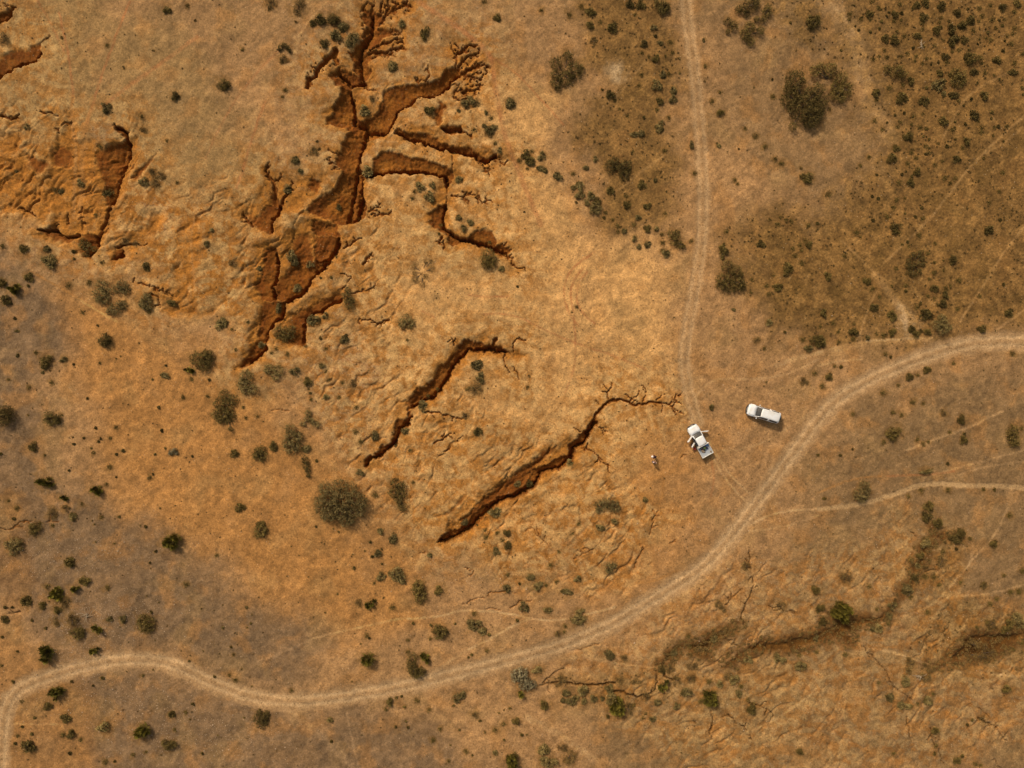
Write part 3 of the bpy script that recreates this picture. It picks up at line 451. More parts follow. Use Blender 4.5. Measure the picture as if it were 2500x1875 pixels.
# large or oddly shaped plants: kind, label, lobes x,y,r
BIG = [
 ('d', 'shrub', "big ragged dark shrub with an open brown middle, alone on the plain at top centre", "C 1280,445,45 1190,500,50 1330,560,70 1385,550,35 1190,660,50 1270,620,70 1180,590,40 1200,700,22"),
 ('d', 'shrub', "small dark ring shaped shrub left of the head of the branching gully", "B 610,380,22 640,362,20 672,385,20 682,405,16 600,400,10"),
 ('d', 'shrub', "large dark upright oval shrub at the foot of the ochre scrub strip, left of the straight track", "C 1630,1340,55 1659,1300,40 D 80,1360,60 10,1330,40 80,1420,45 100,1330,45"),
 ('d', 'shrub', "top clump of the ring shaped thicket at the top edge, right of the straight track", "D 1050,60,40 1010,65,30 1080,100,30 1120,20,60 1150,0,40"),
 ('d', 'shrub', "right hand clump of the ring shaped thicket at the top edge", "D 1240,90,42 1250,55,30 1210,150,30 1155,150,22"),
 ('d', 'shrub', "left hand clump of the ring shaped thicket at the top edge", "D 920,170,32 970,205,38 925,250,20"),
 ('d', 'shrub', "bottom clump of the ring shaped thicket, pointing down towards the plain", "D 1100,220,50 1060,270,45 1185,240,35 1110,330,35 1080,300,30"),
 ('d', 'shrub', "huge dark horseshoe thicket, its wide left mass", "D 1480,640,85 1440,780,80 1530,860,110 1600,780,85 1620,920,85 1460,1010,35 1600,980,50 1650,870,70 1440,700,50 E 0,720,60 20,850,45 60,800,40"),
 ('d', 'shrub', "right arc of the huge dark horseshoe thicket, curving round a pale bare patch", "D 1640,560,50 E 20,540,45 100,560,60 180,630,60 210,720,65 150,750,55 190,790,35 140,690,40"),
 ('d', 'shrub', "long dark shrub lying left to right in the top right scrub", "E 560,550,35 630,575,55 690,590,35 660,560,40"),
 ('d', 'shrub', "darkest big shrub of the top right scrub, with bare pale twigs showing", "E 1110,580,40 1150,600,50 1140,650,55 1100,660,30 1170,640,35"),
 ('d', 'shrub', "dark low shrub filling the mouth of the small leaf shaped hollow", "F 670,300,35 700,340,42 690,400,25 755,355,25 650,330,25"),
 ('g', 'shrub', "tall grey green shrub, left of three below the red escarpment", "F 820,650,50 800,730,55 860,700,35 840,760,40 790,770,30"),
 ('g', 'shrub', "grey green shrub, upper right of three below the red escarpment", "F 980,650,45 1010,690,45 940,680,40"),
 ('g', 'shrub', "grey green shrub, lower right of three below the red escarpment", "F 925,840,50 880,860,30 990,810,38 960,800,30"),
 ('d', 'shrub', "large dark shrub on the orange wash left of the gully's foot", "F 1590,1250,65 1640,1300,55 1655,1210,40 G 0,1250,60 30,1210,35"),
 ('d', 'shrub', "dark upright shrub in a side gully right of the big gully's lower end", "G 1140,740,38 1165,800,45 1190,770,28 1150,690,26"),
 ('d', 'shrub', "wide dark shrub in the red hollow beside the big gully's lower end", "G 600,1010,40 660,1040,50 700,1010,40 640,1070,40 690,1060,35 590,1060,30"),
 ('g', 'shrub', "tall olive shrub just below the tip of the big gully", "G 330,1390,58 310,1460,50 380,1490,42 320,1500,42 290,1430,30"),
 ('g', 'shrub', "three cornered grey green shrub right of the big gully's tip", "G 520,1330,45 590,1340,48 565,1390,35 495,1340,25"),
 ('d', 'shrub', "broad dark shrub with a ragged skirt on the orange slope below the gully tip", "G 150,1540,45 220,1580,50 110,1610,50 170,1630,60 L 140,30,60 90,40,45 200,50,45 120,85,35 180,90,30 200,155,18"),
 ('g', 'shrub', "dark shrub of three lobes beside the left of the middle clearing", "G 1590,950,35 1635,920,40 1600,970,30 H 10,950,35 0,985,22"),
 ('d', 'shrub', "bushy dark green shrub at the end of the ragged gully in the centre top", "H 640,400,50 610,440,45 660,470,45 620,480,40 680,430,30"),
 ('b', 'shrub', "open ring of thin brown bush on the pale clay left of the centre", "H 30,500,24 40,600,26 100,640,28 130,580,24 180,520,28 130,460,16 175,455,18 35,550,18"),
 ('d', 'shrub', "dark shrub at the lower edge of the scrub strip, close to the straight track", "I 460,230,32 500,250,38 480,290,38 530,320,35 560,330,20 510,220,24"),
 ('d', 'shrub', "big dark brown shrub of two storeys close right of the straight track", "I 920,490,50 990,530,50 880,600,50 930,650,60 1010,640,60 950,570,40 1030,560,22 870,650,40 1040,650,30"),
 ('d', 'shrub', "dark shrub at the left end of the row above the curved road", "I 1620,1095,38 1650,1090,35 J 5,1105,40 30,1090,25"),
 ('d', 'shrub', "oval thicket of many dark clumps in the scrub above the pale clay pan", "J 760,410,28 810,400,28 840,430,24 730,450,25 725,490,25 730,540,25 770,560,28 815,540,28 845,480,22 790,470,30 770,500,25 835,385,24"),
 ('g', 'shrub', "large rounded shrub beside the curved road, just right of the pale clay pan", "J 1000,920,38 960,970,42 1010,1000,52 1060,990,28 1010,960,45"),
 ('g', 'saltbush', "grey brown clumpy bush at the left edge below the pebbly creek", "K 110,1080,45 75,1110,40 140,1110,42 100,1150,40 150,1070,30 40,1090,20"),
 ('g', 'saltbush', "tiny silvery blue grey bush alone on the orange wash at the left", "K 1385,345,24 1410,330,20 1425,350,16 1370,358,12"),
 ('y', 'shrub', "yellow green wispy shrub with a dark heart on the orange wash", "K 1370,1070,60 1410,1040,45 1340,1090,45 1390,1110,40"),
 ('g', 'shrub', "large tall olive shrub with a pointed top, right of the round bushes on the orange slope", "L 690,160,45 700,230,60 750,220,45 690,310,55 740,300,42 660,270,40"),
 ('g', 'shrub', "arched olive shrub on the eroded edge above the tall olive shrub", "L 835,30,30 830,75,28 790,115,25 900,115,32 860,90,24"),
 ('d', 'shrub', "carrot shaped dark shrub pointing at the giant round bush", "L 810,410,32 815,450,36 828,495,24 832,535,16"),
 ('g', 'giant_shrub', "giant domed round bush, the largest plant, below the middle left", "L 965,640,50 1080,620,55 1170,650,55 1000,720,80 1100,740,90 1210,730,68 1262,760,50 930,750,52 918,810,42 1000,840,70 1100,830,70 1190,840,58 1250,830,42 1020,870,45 1130,905,50 960,865,38 1170,905,36"),
 ('d', 'shrub', "ragged dark shrub between the giant round bush and the long diagonal gully", "L 1540,600,42 1590,620,35 1530,670,48 1590,680,40 1570,730,35 1600,790,38 1575,765,26"),
 ('d', 'shrub', "big dark oval shrub casting an orange brown shadow, above the side trail", "M 75,1430,50 60,1470,48 90,1500,52 75,1540,42 50,1440,36"),
 ('g', 'shrub', "wide clumpy shrub on the clay right of the long diagonal gully's middle", "M 1540,780,44 1625,770,46 1580,760,40 1530,815,28 N 5,790,44 10,760,30"),
 ('g', 'shrub', "small shrub directly below the wide clumpy one right of the long gully", "M 1650,900,20 N 8,910,22"),
 ('d', 'shrub', "large dark figure of eight shrub near the right edge", "O 1580,170,48 1585,250,50 1570,210,45 1600,275,28"),
 ('g', 'shrub', "large leaning olive shrub touching the thin footpath on the right", "O 370,620,46 320,690,44 390,660,36 350,720,38 380,700,30"),
 ('d', 'shrub', "tall green shrub near the left with its shadow stretched to the right", "P 1160,470,55 1200,480,50 1150,520,45 1190,530,45 1130,490,35"),
 ('y', 'shrub', "yellow green shrub with a dark heart near the bottom left on grey gravel", "P 1150,1350,50 1120,1380,50 1170,1380,40 1110,1400,35"),
 ('y', 'shrub', "spiky yellow green bush like a starburst on the orange soil above the road", "Q 1315,790,62 1300,800,40"),
 ('d', 'shrub', "dark two part shrub right above the road, left of the road's middle", "R 20,775,42 30,870,50 70,890,50 100,885,34 40,910,35 10,830,40"),
 ('y', 'shrub', "yellowish wisp of bush leaning on the dark two part shrub above the road", "R 120,765,38 140,800,26 100,750,24"),
 ('g', 'saltbush', "pale silvery dome shaped bush just below the road in the lower middle", "R 870,900,52 910,890,48 850,930,36 900,930,40 930,900,34"),
 ('d', 'shrub', "dark shrub tucked behind the pale silvery dome below the road", "R 960,990,48 1000,985,35 920,1000,38 940,960,40"),
 ('y', 'shrub', "yellow green sprig under the dark shrub below the road", "R 905,1075,28 895,1055,20"),
 ('y', 'shrub', "bright green bush at the bottom centre right, below the creek line", "S 20,1150,55 40,1200,55 0,1190,50 40,1120,30"),
 ('y', 'shrub', "bright green tall bush at the lower right of the creek line", "S 785,1080,55 770,1120,55 810,1130,45 750,1070,35"),
 ('y', 'small_tree', "spreading green and dark tree with a wide crown beside the lower right creek", "T 170,390,55 220,370,50 150,420,45 210,430,45 250,390,40 190,350,40 220,470,35"),
 ('g', 'shrub', "dark grey green shrub at the right edge above the scrubby creek", "T 1610,450,50 1640,490,45 1600,430,35"),
 ('b', 'shrub', "dark brown tangle of bush in the creek at the lower right", "T 1375,740,48 1300,760,45 1210,750,36 1340,770,35 1400,720,35"),
 ('d', 'small_tree', "dark tree crown cut by the left edge of the picture", "K 0,20,60 20,60,70 -20,80,60 30,20,50"),
]
def parse():
    out = []
    for t, txt in SHRUBS.items():
        ox, oy = TILES[t]
        for w in txt.split():
            p = w.split(','); k = 'd'
            if p[-1] in 'dgyb': k = p.pop()
            v = [float(a) for a in p]; rx = v[2]; ry = v[3] if len(v) > 3 else rx
            out.append([ox + v[0] / TS, oy + v[1] / TS, rx / TS, ry / TS, k])
    return out
ALL = parse()


# ------------------------------------------------------------------ ground heightfield
STEP = 0.14
def axis(half):
    core = np.arange(-half, half + 1e-6, STEP)
    out = []; s = STEP; v = half
    while v < 4000:
        s *= 1.22; v += s; out.append(v)
    out = np.array(out)
    return np.concatenate([-out[::-1], core, out]).astype(np.float32), len(out)
ax, PADX = axis(86.0); ay, PADY = axis(65.5)
ay = ay[::-1].copy()
NX, NY = len(ax), len(ay)
X, Y = np.meshgrid(ax, ay)                   # rows run north to south
rnd = random.Random(11)

# ragged edges: the outlines are evaluated at positions pushed about by noise
JX = X + 0.26 * perlin(X / 0.9, Y / 0.9, 21) + 0.16 * perlin(X / 0.36, Y / 0.36, 22)
JY = Y + 0.26 * perlin(X / 0.9, Y / 0.9, 23) + 0.16 * perlin(X / 0.36, Y / 0.36, 24)

def sub(x0, x1, y0, y1):
    i0 = max(0, int(np.searchsorted(ax, x0)) - 1); i1 = min(NX, int(np.searchsorted(ax, x1)) + 1)
    yy = -ay
    j0 = max(0, int(np.searchsorted(yy, -y1)) - 1); j1 = min(NY, int(np.searchsorted(yy, -y0)) + 1)
    return slice(j0, j1), slice(i0, i1)
def bbox(pts, m):
    xs = [p[0] for p in pts]; ys = [p[1] for p in pts]
    return sub(min(xs) - m, max(xs) + m, min(ys) - m, max(ys) + m)
def seg_dist(px, py, pts, widths=None):
    """distance to a line; with widths: returns min over segments of dist/width(t) too"""
    best = np.full(px.shape, 1e9, np.float32); rel = np.full(px.shape, 1e9, np.float32); wb = np.zeros(px.shape, np.float32)
    for k in range(len(pts) - 1):
        ax_, ay_ = pts[k]; bx, by = pts[k + 1]
        dx, dy = bx - ax_, by - ay_; L = dx * dx + dy * dy + 1e-9
        t = np.clip(((px - ax_) * dx + (py - ay_) * dy) / L, 0, 1)
        d = np.sqrt((px - ax_ - t * dx) ** 2 + (py - ay_ - t * dy) ** 2)
        if widths is not None:
            w = widths[k] + t * (widths[k + 1] - widths[k]); r = d / w
            m = r < rel; rel = np.where(m, r, rel); wb = np.where(m, w, wb)
        best = np.minimum(best, d)
    return best, rel, wb
def inside(px, py, pts):
    r = np.zeros(px.shape, bool); n = len(pts)
    for k in range(n):
        x1, y1 = pts[k]; x2, y2 = pts[(k + 1) % n]
        if y1 == y2: continue
        c = ((y1 > py) != (y2 > py)) & (px < (x2 - x1) * (py - y1) / (y2 - y1) + x1)
        r ^= c
    return r
def wiggle(pts, amp=0.10, lev=2):
    for _ in range(lev):
        q = [pts[0]]
        for a, b in zip(pts, pts[1:]):
            dx, dy = b[0] - a[0], b[1] - a[1]; r = rnd.uniform(-amp, amp)
            q.append(((a[0] + b[0]) / 2 - dy * r, (a[1] + b[1]) / 2 + dx * r)); q.append(b)
        pts = q
    return pts
def smoothline(pts, lev=2):
    for _ in range(lev):
        q = [pts[0]]
        for a, b in zip(pts, pts[1:]):
            q.append((a[0] * .75 + b[0] * .25, a[1] * .75 + b[1] * .25)); q.append((a[0] * .25 + b[0] * .75, a[1] * .25 + b[1] * .75))
        q.append(pts[-1]); pts = q
    return pts

EM0 = np.zeros(X.shape, np.float32)
DEP = np.zeros(X.shape, np.float32)          # how far the ground is cut down
SYS = np.zeros(X.shape, np.uint8)            # which gully system a vertex belongs to
RIM = np.full(X.shape, 9.0, np.float32)      # distance from the nearest gully edge, outside
SYSNO = {'a': 1, 'b': 2, 'c': 3, 'd': 4, 'e': 5, 'f': 6}
for sysn, depth, outl, thal in GULLY:
    pts = P(outl); s = bbox(pts, 1.6)
    jx, jy = JX[s], JY[s]
    ins = inside(jx, jy, pts)
    d, _, _ = seg_dist(jx, jy, pts + pts[:1])
    grow = .26 if sysn in 'abcd' else 0
    d = np.where(ins, d + grow, d - grow); ins = ins | (d < 0); d = np.abs(d)
    if thal:
        t, _, _ = seg_dist(jx, jy, P(thal))
        prof = d / (d + t + 0.05)
        prof = 0.10 + 0.90 * prof ** 0.85
    else:
        prof = 0.35 + 0.65 * sstep(0, 1.2, d)
    slot = (0.75 if sysn != 'e' else .25) * (1 - sstep(.08, .38, t)) if thal else 0
    z = ((0.40 if sysn != 'e' else .5) * depth * prof + slot) * sstep(0, 0.34 if sysn != 'e' else 1.0, d) * ins
    # small fluting on the walls, running down the slope
    fl = fbm(X[s] * 1.9 + .6 * JX[s], Y[s] * 1.9, 3, 31) + .7 * (.5 - np.abs(perlin(X[s] * 1.6, Y[s] * .5, 33)))
    z = z * (1 + 0.20 * fl)
    if sysn == 'e': EM0[s] = np.maximum(EM0[s], sstep(-1.5, .3, np.where(ins, d, -d)))
    m = z > DEP[s]
    DEP[s] = np.where(m, z, DEP[s]); SYS[s] = np.where(m & (z > (.1 if sysn != 'e' else .04)), SYSNO[sysn], SYS[s])
    if sysn != 'e': RIM[s] = np.minimum(RIM[s], np.where(ins, 0, d))
lines = []
for ln in CRACK.strip().splitlines():
    f = ln.split(None, 4); lines.append((f[0], float(f[1]) * TM, float(f[2]) * TM, f[3], P(f[4])))
def cut(sysn, w0, w1, pts):
    n = len(pts); hw = [0.5 * (w0 + (w1 - w0) * k / (n - 1)) for k in range(n)]
    s = bbox(pts, 1.0)
    jx = 0.6 * JX[s] + 0.4 * X[s]; jy = 0.6 * JY[s] + 0.4 * Y[s]
    d, rel, w = seg_dist(jx, jy, pts, [max(h, 0.09) for h in hw])
    dep = np.minimum(1.1, 0.18 + 1.5 * w)
    if sysn in 'ef': dep *= 0.7
    z = dep * (1 - sstep(0.35, 1.15, rel))
    m = z > DEP[s]
    DEP[s] = np.where(m, z, DEP[s]); SYS[s] = np.where(m & (z > (.1 if sysn != 'e' else .04)), SYSNO[sysn], SYS[s])
    if sysn not in 'ef': RIM[s] = np.minimum(RIM[s], np.maximum(0, d - w))
for sysn, w0, w1, fl, pts in lines:
    pts = wiggle(pts, 0.09 if sysn in 'ad' else .13, 2); cut(sysn, w0, w1, pts)
    if 't' in fl:
        tot = sum(math.dist(a, b) for a, b in zip(pts, pts[1:]))
        for _ in range(int(tot / (.45 if sysn in 'ad' else 1.1))):
            k = rnd.randrange(1, len(pts)); a, b = pts[k - 1], pts[k]
            an = math.atan2(b[1] - a[1], b[0] - a[0]) + rnd.choice((-1, 1)) * rnd.uniform(.6, 1.3)
            L = rnd.uniform(.3, .7) if sysn in 'ad' else rnd.uniform(.5, 1.4); q = [b]
            for j in range(3):
                an += rnd.uniform(-.3, .3); q.append((q[-1][0] + math.cos(an) * L / 3, q[-1][1] + math.sin(an) * L / 3))
            cut(sysn, max(0.24, (w0 if sysn in 'ad' else w1) * .75), 0.14 if sysn in 'ad' else .10, wiggle(q, .15, 1))

# feathery heads: the ground there is finely incised all over
for outl, k_ in (("B 1240,10 1450,-20 1700,-10 1659,90 1560,140 1480,200 1600,230 1620,400 1500,470 1330,490 1290,430 1240,360 1280,240 1230,110", 1.0),
                 ("C 310,330 540,340 670,550 600,760 480,830 340,800 400,620 430,560 360,520", 1.0), ("B 820,720 830,560 960,440 1080,390 1090,520 960,620 880,700", .9),
                 ("C 560,1230 700,1230 800,1320 640,1420 540,1330", .8), ("C 380,1540 600,1540 690,1640 560,1659 400,1620", .8), ("H 740,300 850,350 860,430 780,420 700,380", .9),
                 ("G 1240,60 1480,0 1520,110 1400,150", .8), ("B 980,1190 1120,1230 1130,1370 1020,1400", .8), ("A 20,30 130,40 100,110 0,120", .8)):
    pts = P(outl); s = bbox(pts, 1.0); d, _, _ = seg_dist(JX[s], JY[s], pts + pts[:1]); w_ = sstep(-.3, .5, np.where(inside(JX[s], JY[s], pts), d, -d)) * k_
    m_ = w_ * sstep(.66, .80, ridged(X[s] / 1.25 + .12 * perlin(X[s] / .5, Y[s] / .5, 8), Y[s] / 1.25, 2, 88)) * sstep(-.25, .1, perlin(X[s] / 1.1, Y[s] / 1.1, 89))
    z = .42 * m_; g_ = z > DEP[s]; DEP[s] = np.where(g_, z, DEP[s]); SYS[s] = np.where(g_ & (z > .1), 4 if outl[0] == 'A' else 1, SYS[s])

# distance from any cut, worked out on a coarse grid so that it reaches far past each outline
K4 = 5
jj, ii = np.nonzero((DEP[::K4, ::K4] > .12) & np.isin(SYS[::K4, ::K4], (1, 2, 3, 4)))
mp = np.stack([X[::K4, ::K4][jj, ii], Y[::K4, ::K4][jj, ii]], -1).astype(np.float32)
cax = np.arange(-95, 95.1, 1.0, dtype=np.float32); cay = np.arange(75, -75.1, -1.0, dtype=np.float32)
gx_, gy_ = np.meshgrid(cax, cay); RC = np.empty(gx_.shape, np.float32)
for r_ in range(len(cay)):
    RC[r_] = np.sqrt(((gx_[r_][:, None] - mp[None, :, 0]) ** 2 + (gy_[r_][:, None] - mp[None, :, 1]) ** 2).min(1))
u_ = np.clip(X + 95, 0, len(cax) - 1.001); v_ = np.clip(75 - Y, 0, len(cay) - 1.001); i0 = u_.astype(int); j0 = v_.astype(int); fu_ = u_ - i0; fv_ = v_ - j0
FAR = (RC[j0, i0] * (1 - fu_) + RC[j0, i0 + 1] * fu_) * (1 - fv_) + (RC[j0 + 1, i0] * (1 - fu_) + RC[j0 + 1, i0 + 1] * fu_) * fv_

# ---- soft colour zones, worked out on a coarse grid and looked up through a warp
CO = 1.0
cgx = np.arange(-95, 95.1, CO); cgy = np.arange(75, -75.1, -CO)
CX, CY = np.meshgrid(cgx, cgy)
def coarse_w(outl, soft):
    pts = PX(outl); d, _, _ = seg_dist(CX, CY, pts + pts[:1]); i = inside(CX, CY, pts)
    sd = np.where(i, d, -d); return sstep(-soft / PXM, soft / PXM * .6, sd).astype(np.float32)
wr1 = 3.2 * perlin(X / 9, Y / 9, 41) + 1.3 * perlin(X / 3.0, Y / 3.0, 42) + .5 * perlin(X / 1.1, Y / 1.1, 45)
wr2 = 3.2 * perlin(X / 9, Y / 9, 43) + 1.3 * perlin(X / 3.0, Y / 3.0, 44) + .5 * perlin(X / 1.1, Y / 1.1, 46)
def lookup(c, k=1.0):
    u = np.clip((X + k * wr1 + 95) / CO, 0, len(cgx) - 1.001); v = np.clip((75 - Y - k * wr2) / CO, 0, len(cgy) - 1.001)
    i = u.astype(int); j = v.astype(int); fu = u - i; fv = v - j
    return (c[j, i] * (1 - fu) + c[j, i + 1] * fu) * (1 - fv) + (c[j + 1, i] * (1 - fu) + c[j + 1, i + 1] * fu) * fv
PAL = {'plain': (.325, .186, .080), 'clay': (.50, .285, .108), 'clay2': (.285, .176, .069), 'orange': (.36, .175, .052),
       'grey': (.180, .114, .060), 'grey2': (.34, .21, .115), 'olive': (.132, .072, .019), 'brown': (.200, .124, .056),  # grey, clay2, brown: real soil tones, with some edge darkening painted in
       'rust': (.25, .115, .028), 'pan': (.44, .31, .17), 'pale': (.46, .30, .145), 'red': (.36, .150, .055),
       'road': (.455, .300, .155)}
RGB = np.empty(X.shape + (3,), np.float32); RGB[:] = PAL['plain']
GR = np.zeros(X.shape, np.float32)
def blend(w, key):
    c = np.array(PAL[key] if isinstance(key, str) else key, np.float32)
    RGB[:] = RGB + w[..., None] * (c - RGB)
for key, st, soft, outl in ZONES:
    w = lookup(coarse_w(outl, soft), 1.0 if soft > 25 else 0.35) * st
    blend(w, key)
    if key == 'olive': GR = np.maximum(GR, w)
# mottling: patches a few metres across drift towards clay, orange or plain
m1 = fbm(X / 7, Y / 7, 4, 51); m2 = fbm(X / 4, Y / 4, 4, 52); m3 = fbm(X / 1.6, Y / 1.6, 3, 53)
blend(0.35 * sstep(.05, .45, m1) * (1 - GR), 'clay2')
blend(0.40 * sstep(.02, .4, m2) * (1 - .7 * GR), 'orange' )
blend(0.30 * sstep(.1, .5, -m1) * (1 - GR), 'plain')
blend(0.75 * GR * sstep(.0, .25, m3), (.25, .14, .045)); blend(.6 * GR * sstep(.0, .2, fbm(X / 2.6, Y / 2.6, 4, 54)), (.235, .128, .040))
blend(0.4 * GR * sstep(.05, .4, -m2), (.105, .060, .015))

# ---- erosion: rills running down to the south-west, orange subsoil in them
ERO = np.maximum.reduce([lookup(coarse_w(o, 60)) * s_ for o, s_ in (
    ("-60,380 150,330 420,450 560,540 680,700 620,780 480,740 330,640 150,560 -60,560", 1.0),
    ("400,440 560,480 900,480 1000,600 1000,900 1150,1000 1350,1100 1650,1250 1500,1440 1250,1400 1000,1300 850,1130 700,850 520,700", 0.8),
    ("-60,200 60,220 330,300 330,480 -60,480", .6),
    ("900,150 1150,130 1200,330 1130,420 900,420 760,300", .5),
    ("1400,1620 1650,1430 1900,1380 2300,1250 2350,1500 2500,1500 2580,1750 2300,1875 1700,1875 1500,1750", .50))])
ca, sa = math.cos(math.radians(225)), math.sin(math.radians(225))
U = X * ca + Y * sa; V = -X * sa + Y * ca
U = U + .45 * wr1; V = V + .45 * wr2
rg = ridged(U / 9.0, V / 2.6, 4, 61); rg2 = ridged(U / 2.6 + 9, V / 1.1, 3, 62)
ERP = sstep(-.25, .35, fbm(X / 8, Y / 8, 3, 66)); ERO0 = ERO; ERO = ERO * (.25 + .75 * ERP)
valley = sstep(.55, .95, rg); valley2 = sstep(.62, .95, rg2)
blend(ERO * .75 * valley, (.33, .135, .028))
blend(ERO * .45 * valley2, (.27, .115, .028))
blend(ERO * .40 * sstep(.55, .2, rg), 'clay')
EP = np.maximum(ERO0 * .9, np.clip(1.0 - FAR / 8.0, 0, 1) * .8)
pa = fbm(X / 2.4 + .3 * wr1, Y / 1.9, 5, 63, .6); pb = fbm(X / 1.1, Y / 1.1 + .4 * wr2, 4, 64, .6)
blend(EP * .85 * sstep(.03, .11, pa), (.315, .135, .024))
blend(EP * .75 * sstep(.08, .16, pb), (.225, .088, .014))
pc = fbm(X / 1.5 + 7, Y / 1.5 + .3 * wr2, 4, 65, .6)
blend(EP * .55 * sstep(.03, .13, -pa), (.47, .300, .118))
blend(EP * .4 * sstep(.10, .17, pc), (.50, .33, .14))
EM = np.zeros(X.shape, np.float32)
Z = 0.9 * fbm(X / 26, Y / 26, 3, 71) + 0.30 * fbm(X / 5, Y / 5, 4, 72) + 0.035 * fbm(X / .8, Y / .8, 3, 73)
Z = Z - ERO * (.46 * valley + .05 * valley2) 
Z += GR * .05 * perlin(X / .35, Y / .35, 74)
far = sstep(120, 900, np.hypot(X, Y)); Z = Z * (1 - far) + far * 14 * fbm(X / 700, Y / 700, 3, 75)

blend(EM0 * np.clip(.95 + .9 * m3, 0, 1), (.110, .050, .012)); GR = np.maximum(GR, EM0 * .8)
# eroded aprons of bare red subsoil joining the cuts
APW = np.zeros(X.shape, np.float32)
for st, outl in APRON:
    pts = P(outl); s = bbox(pts, 2.0); d, _, _ = seg_dist(JX[s] + .35 * wr2[s], JY[s] + .35 * wr1[s], pts + pts[:1]); i_ = inside(JX[s] + .35 * wr2[s], JY[s] + .35 * wr1[s], pts)
    APW[s] = np.maximum(APW[s], st * sstep(-.9, .7, np.where(i_, d, -d)))
RG_ = np.exp(-np.maximum(0, FAR - .3) / 1.1) * np.clip(.75 + 2.2 * pb + 1.4 * pa, 0, 1)
blend(RG_ * .8, (.34, .150, .030))
ap = np.clip(APW * (1.25 + 1.3 * pa + .8 * pb), 0, 1)
blend(ap * .95, (.33, .138, .024)); blend(ap * sstep(.02, .2, -pb) * .5, (.235, .088, .014))
Z -= APW * (.40 + .18 * sstep(-.1, .25, pa) + .08 * np.abs(pb))
# wash lines: faint streaks the way the water ran
st_ = fbm(U / 5.0, V / .55, 4, 67, .6)
RGB *= (1 + .34 * st_ * (.35 + .65 * np.clip(1 - GR, 0, 1)))[..., None]
cr = fbm(X / 1.7, Y / 1.7, 5, 68, .65)
RGB *= (1 + .10 * sstep(.0, .12, cr) - .12 * sstep(.02, .14, -cr))[..., None]
# leaf litter lies round every bush
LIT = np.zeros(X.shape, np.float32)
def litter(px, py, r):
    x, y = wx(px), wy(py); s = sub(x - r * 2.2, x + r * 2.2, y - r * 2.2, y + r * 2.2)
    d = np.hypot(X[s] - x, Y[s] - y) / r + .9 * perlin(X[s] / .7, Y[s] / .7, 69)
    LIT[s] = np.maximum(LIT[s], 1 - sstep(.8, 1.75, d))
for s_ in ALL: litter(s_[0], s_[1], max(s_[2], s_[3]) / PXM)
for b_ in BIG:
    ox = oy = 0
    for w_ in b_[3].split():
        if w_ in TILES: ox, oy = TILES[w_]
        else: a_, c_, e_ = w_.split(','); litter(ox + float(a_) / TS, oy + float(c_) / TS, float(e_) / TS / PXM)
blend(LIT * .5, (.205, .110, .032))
# ---- roads and trails
def band(pts, half, ragged=.5):
    s = bbox(pts, half * 2 + 1.5)
    jx = X[s] + ragged * (JX[s] - X[s]); jy = Y[s] + ragged * (JY[s] - Y[s])
    d, _, _ = seg_dist(jx, jy, pts); return s, d
CLS = np.zeros(X.shape, np.uint8)
ROADW = np.zeros(X.shape, np.float32)
def road(pts, half, rut, cls, strength):
    pts = smoothline(pts, 2); s, d = band(pts, half, .55)
    n = perlin(X[s] / 2.5, Y[s] / 2.5, 81) * .30 + perlin(X[s] / .8, Y[s] / .8, 83) * .10
    w = 1 - sstep(half * .72, half * 1.25, d + n)
    ruts = np.exp(-((d - rut) / (.30)) ** 2)
    R = RGB[s]; c = np.array(PAL['road'], np.float32)
    mid = np.array((.305, .182, .082), np.float32)
    tgt = mid + (c - mid) * np.clip(.30 + .85 * ruts + .5 * perlin(X[s] / 1.4, Y[s] / .9, 84) * .6, 0, 1)[..., None]
    R += (w * strength)[..., None] * (tgt - R); RGB[s] = R
    Z[s] += w * (-.05 - .05 * ruts - .035 * fbm(X[s] / .8, Y[s] / .8, 3, 73))
    CLS[s] = np.where(w > .5, cls, CLS[s]); ROADW[s] = np.maximum(ROADW[s], w)
for ln in TRAIL.strip().splitlines():
    f = ln.split(None, 3); pts = smoothline(P(f[3]), 2); half = float(f[1]) * TM / 2; st = float(f[2])
    half = max(half, .16); st = min(1, st * 1.35)
    s, d = band(pts, half, .35 if half < .5 else 1.0)
    w = (1 - sstep(half * .5, half * 1.6, d)) * st * (.75 + .5 * perlin(X[s] / 1.3, Y[s] / 1.3, 82))
    R = RGB[s]
    if f[0] == 'pale':          # bare trodden earth: the local soil, paler
        c = R * 1.45 + np.array((.06, .042, .024), np.float32); c = np.minimum(c, np.array((.46, .30, .15), np.float32))
    else: c = np.broadcast_to(np.array(PAL[f[0]], np.float32), R.shape)
    RGB[s] = R + np.clip(w, 0, 1)[..., None] * (c - R)
    GR[s] *= 1 - np.clip(w, 0, 1)
road(PX(MAINROAD), 24 / PXM, 9.5 / PXM, 1, .92)
road(PX(NORTHTRACK), 17 / PXM, 9 / PXM, 2, .60)
pp = smoothline(P(PATH), 2); s, d = band(pp, .4, .4); w = 1 - sstep(.25, .5, d)
R = RGB[s]; R += (w * .8)[..., None] * (np.array((.40, .26, .125), np.float32) - R); RGB[s] = R; CLS[s] = np.where((w > .5) & (CLS[s] == 0), 3, CLS[s]); Z[s] -= .05 * w

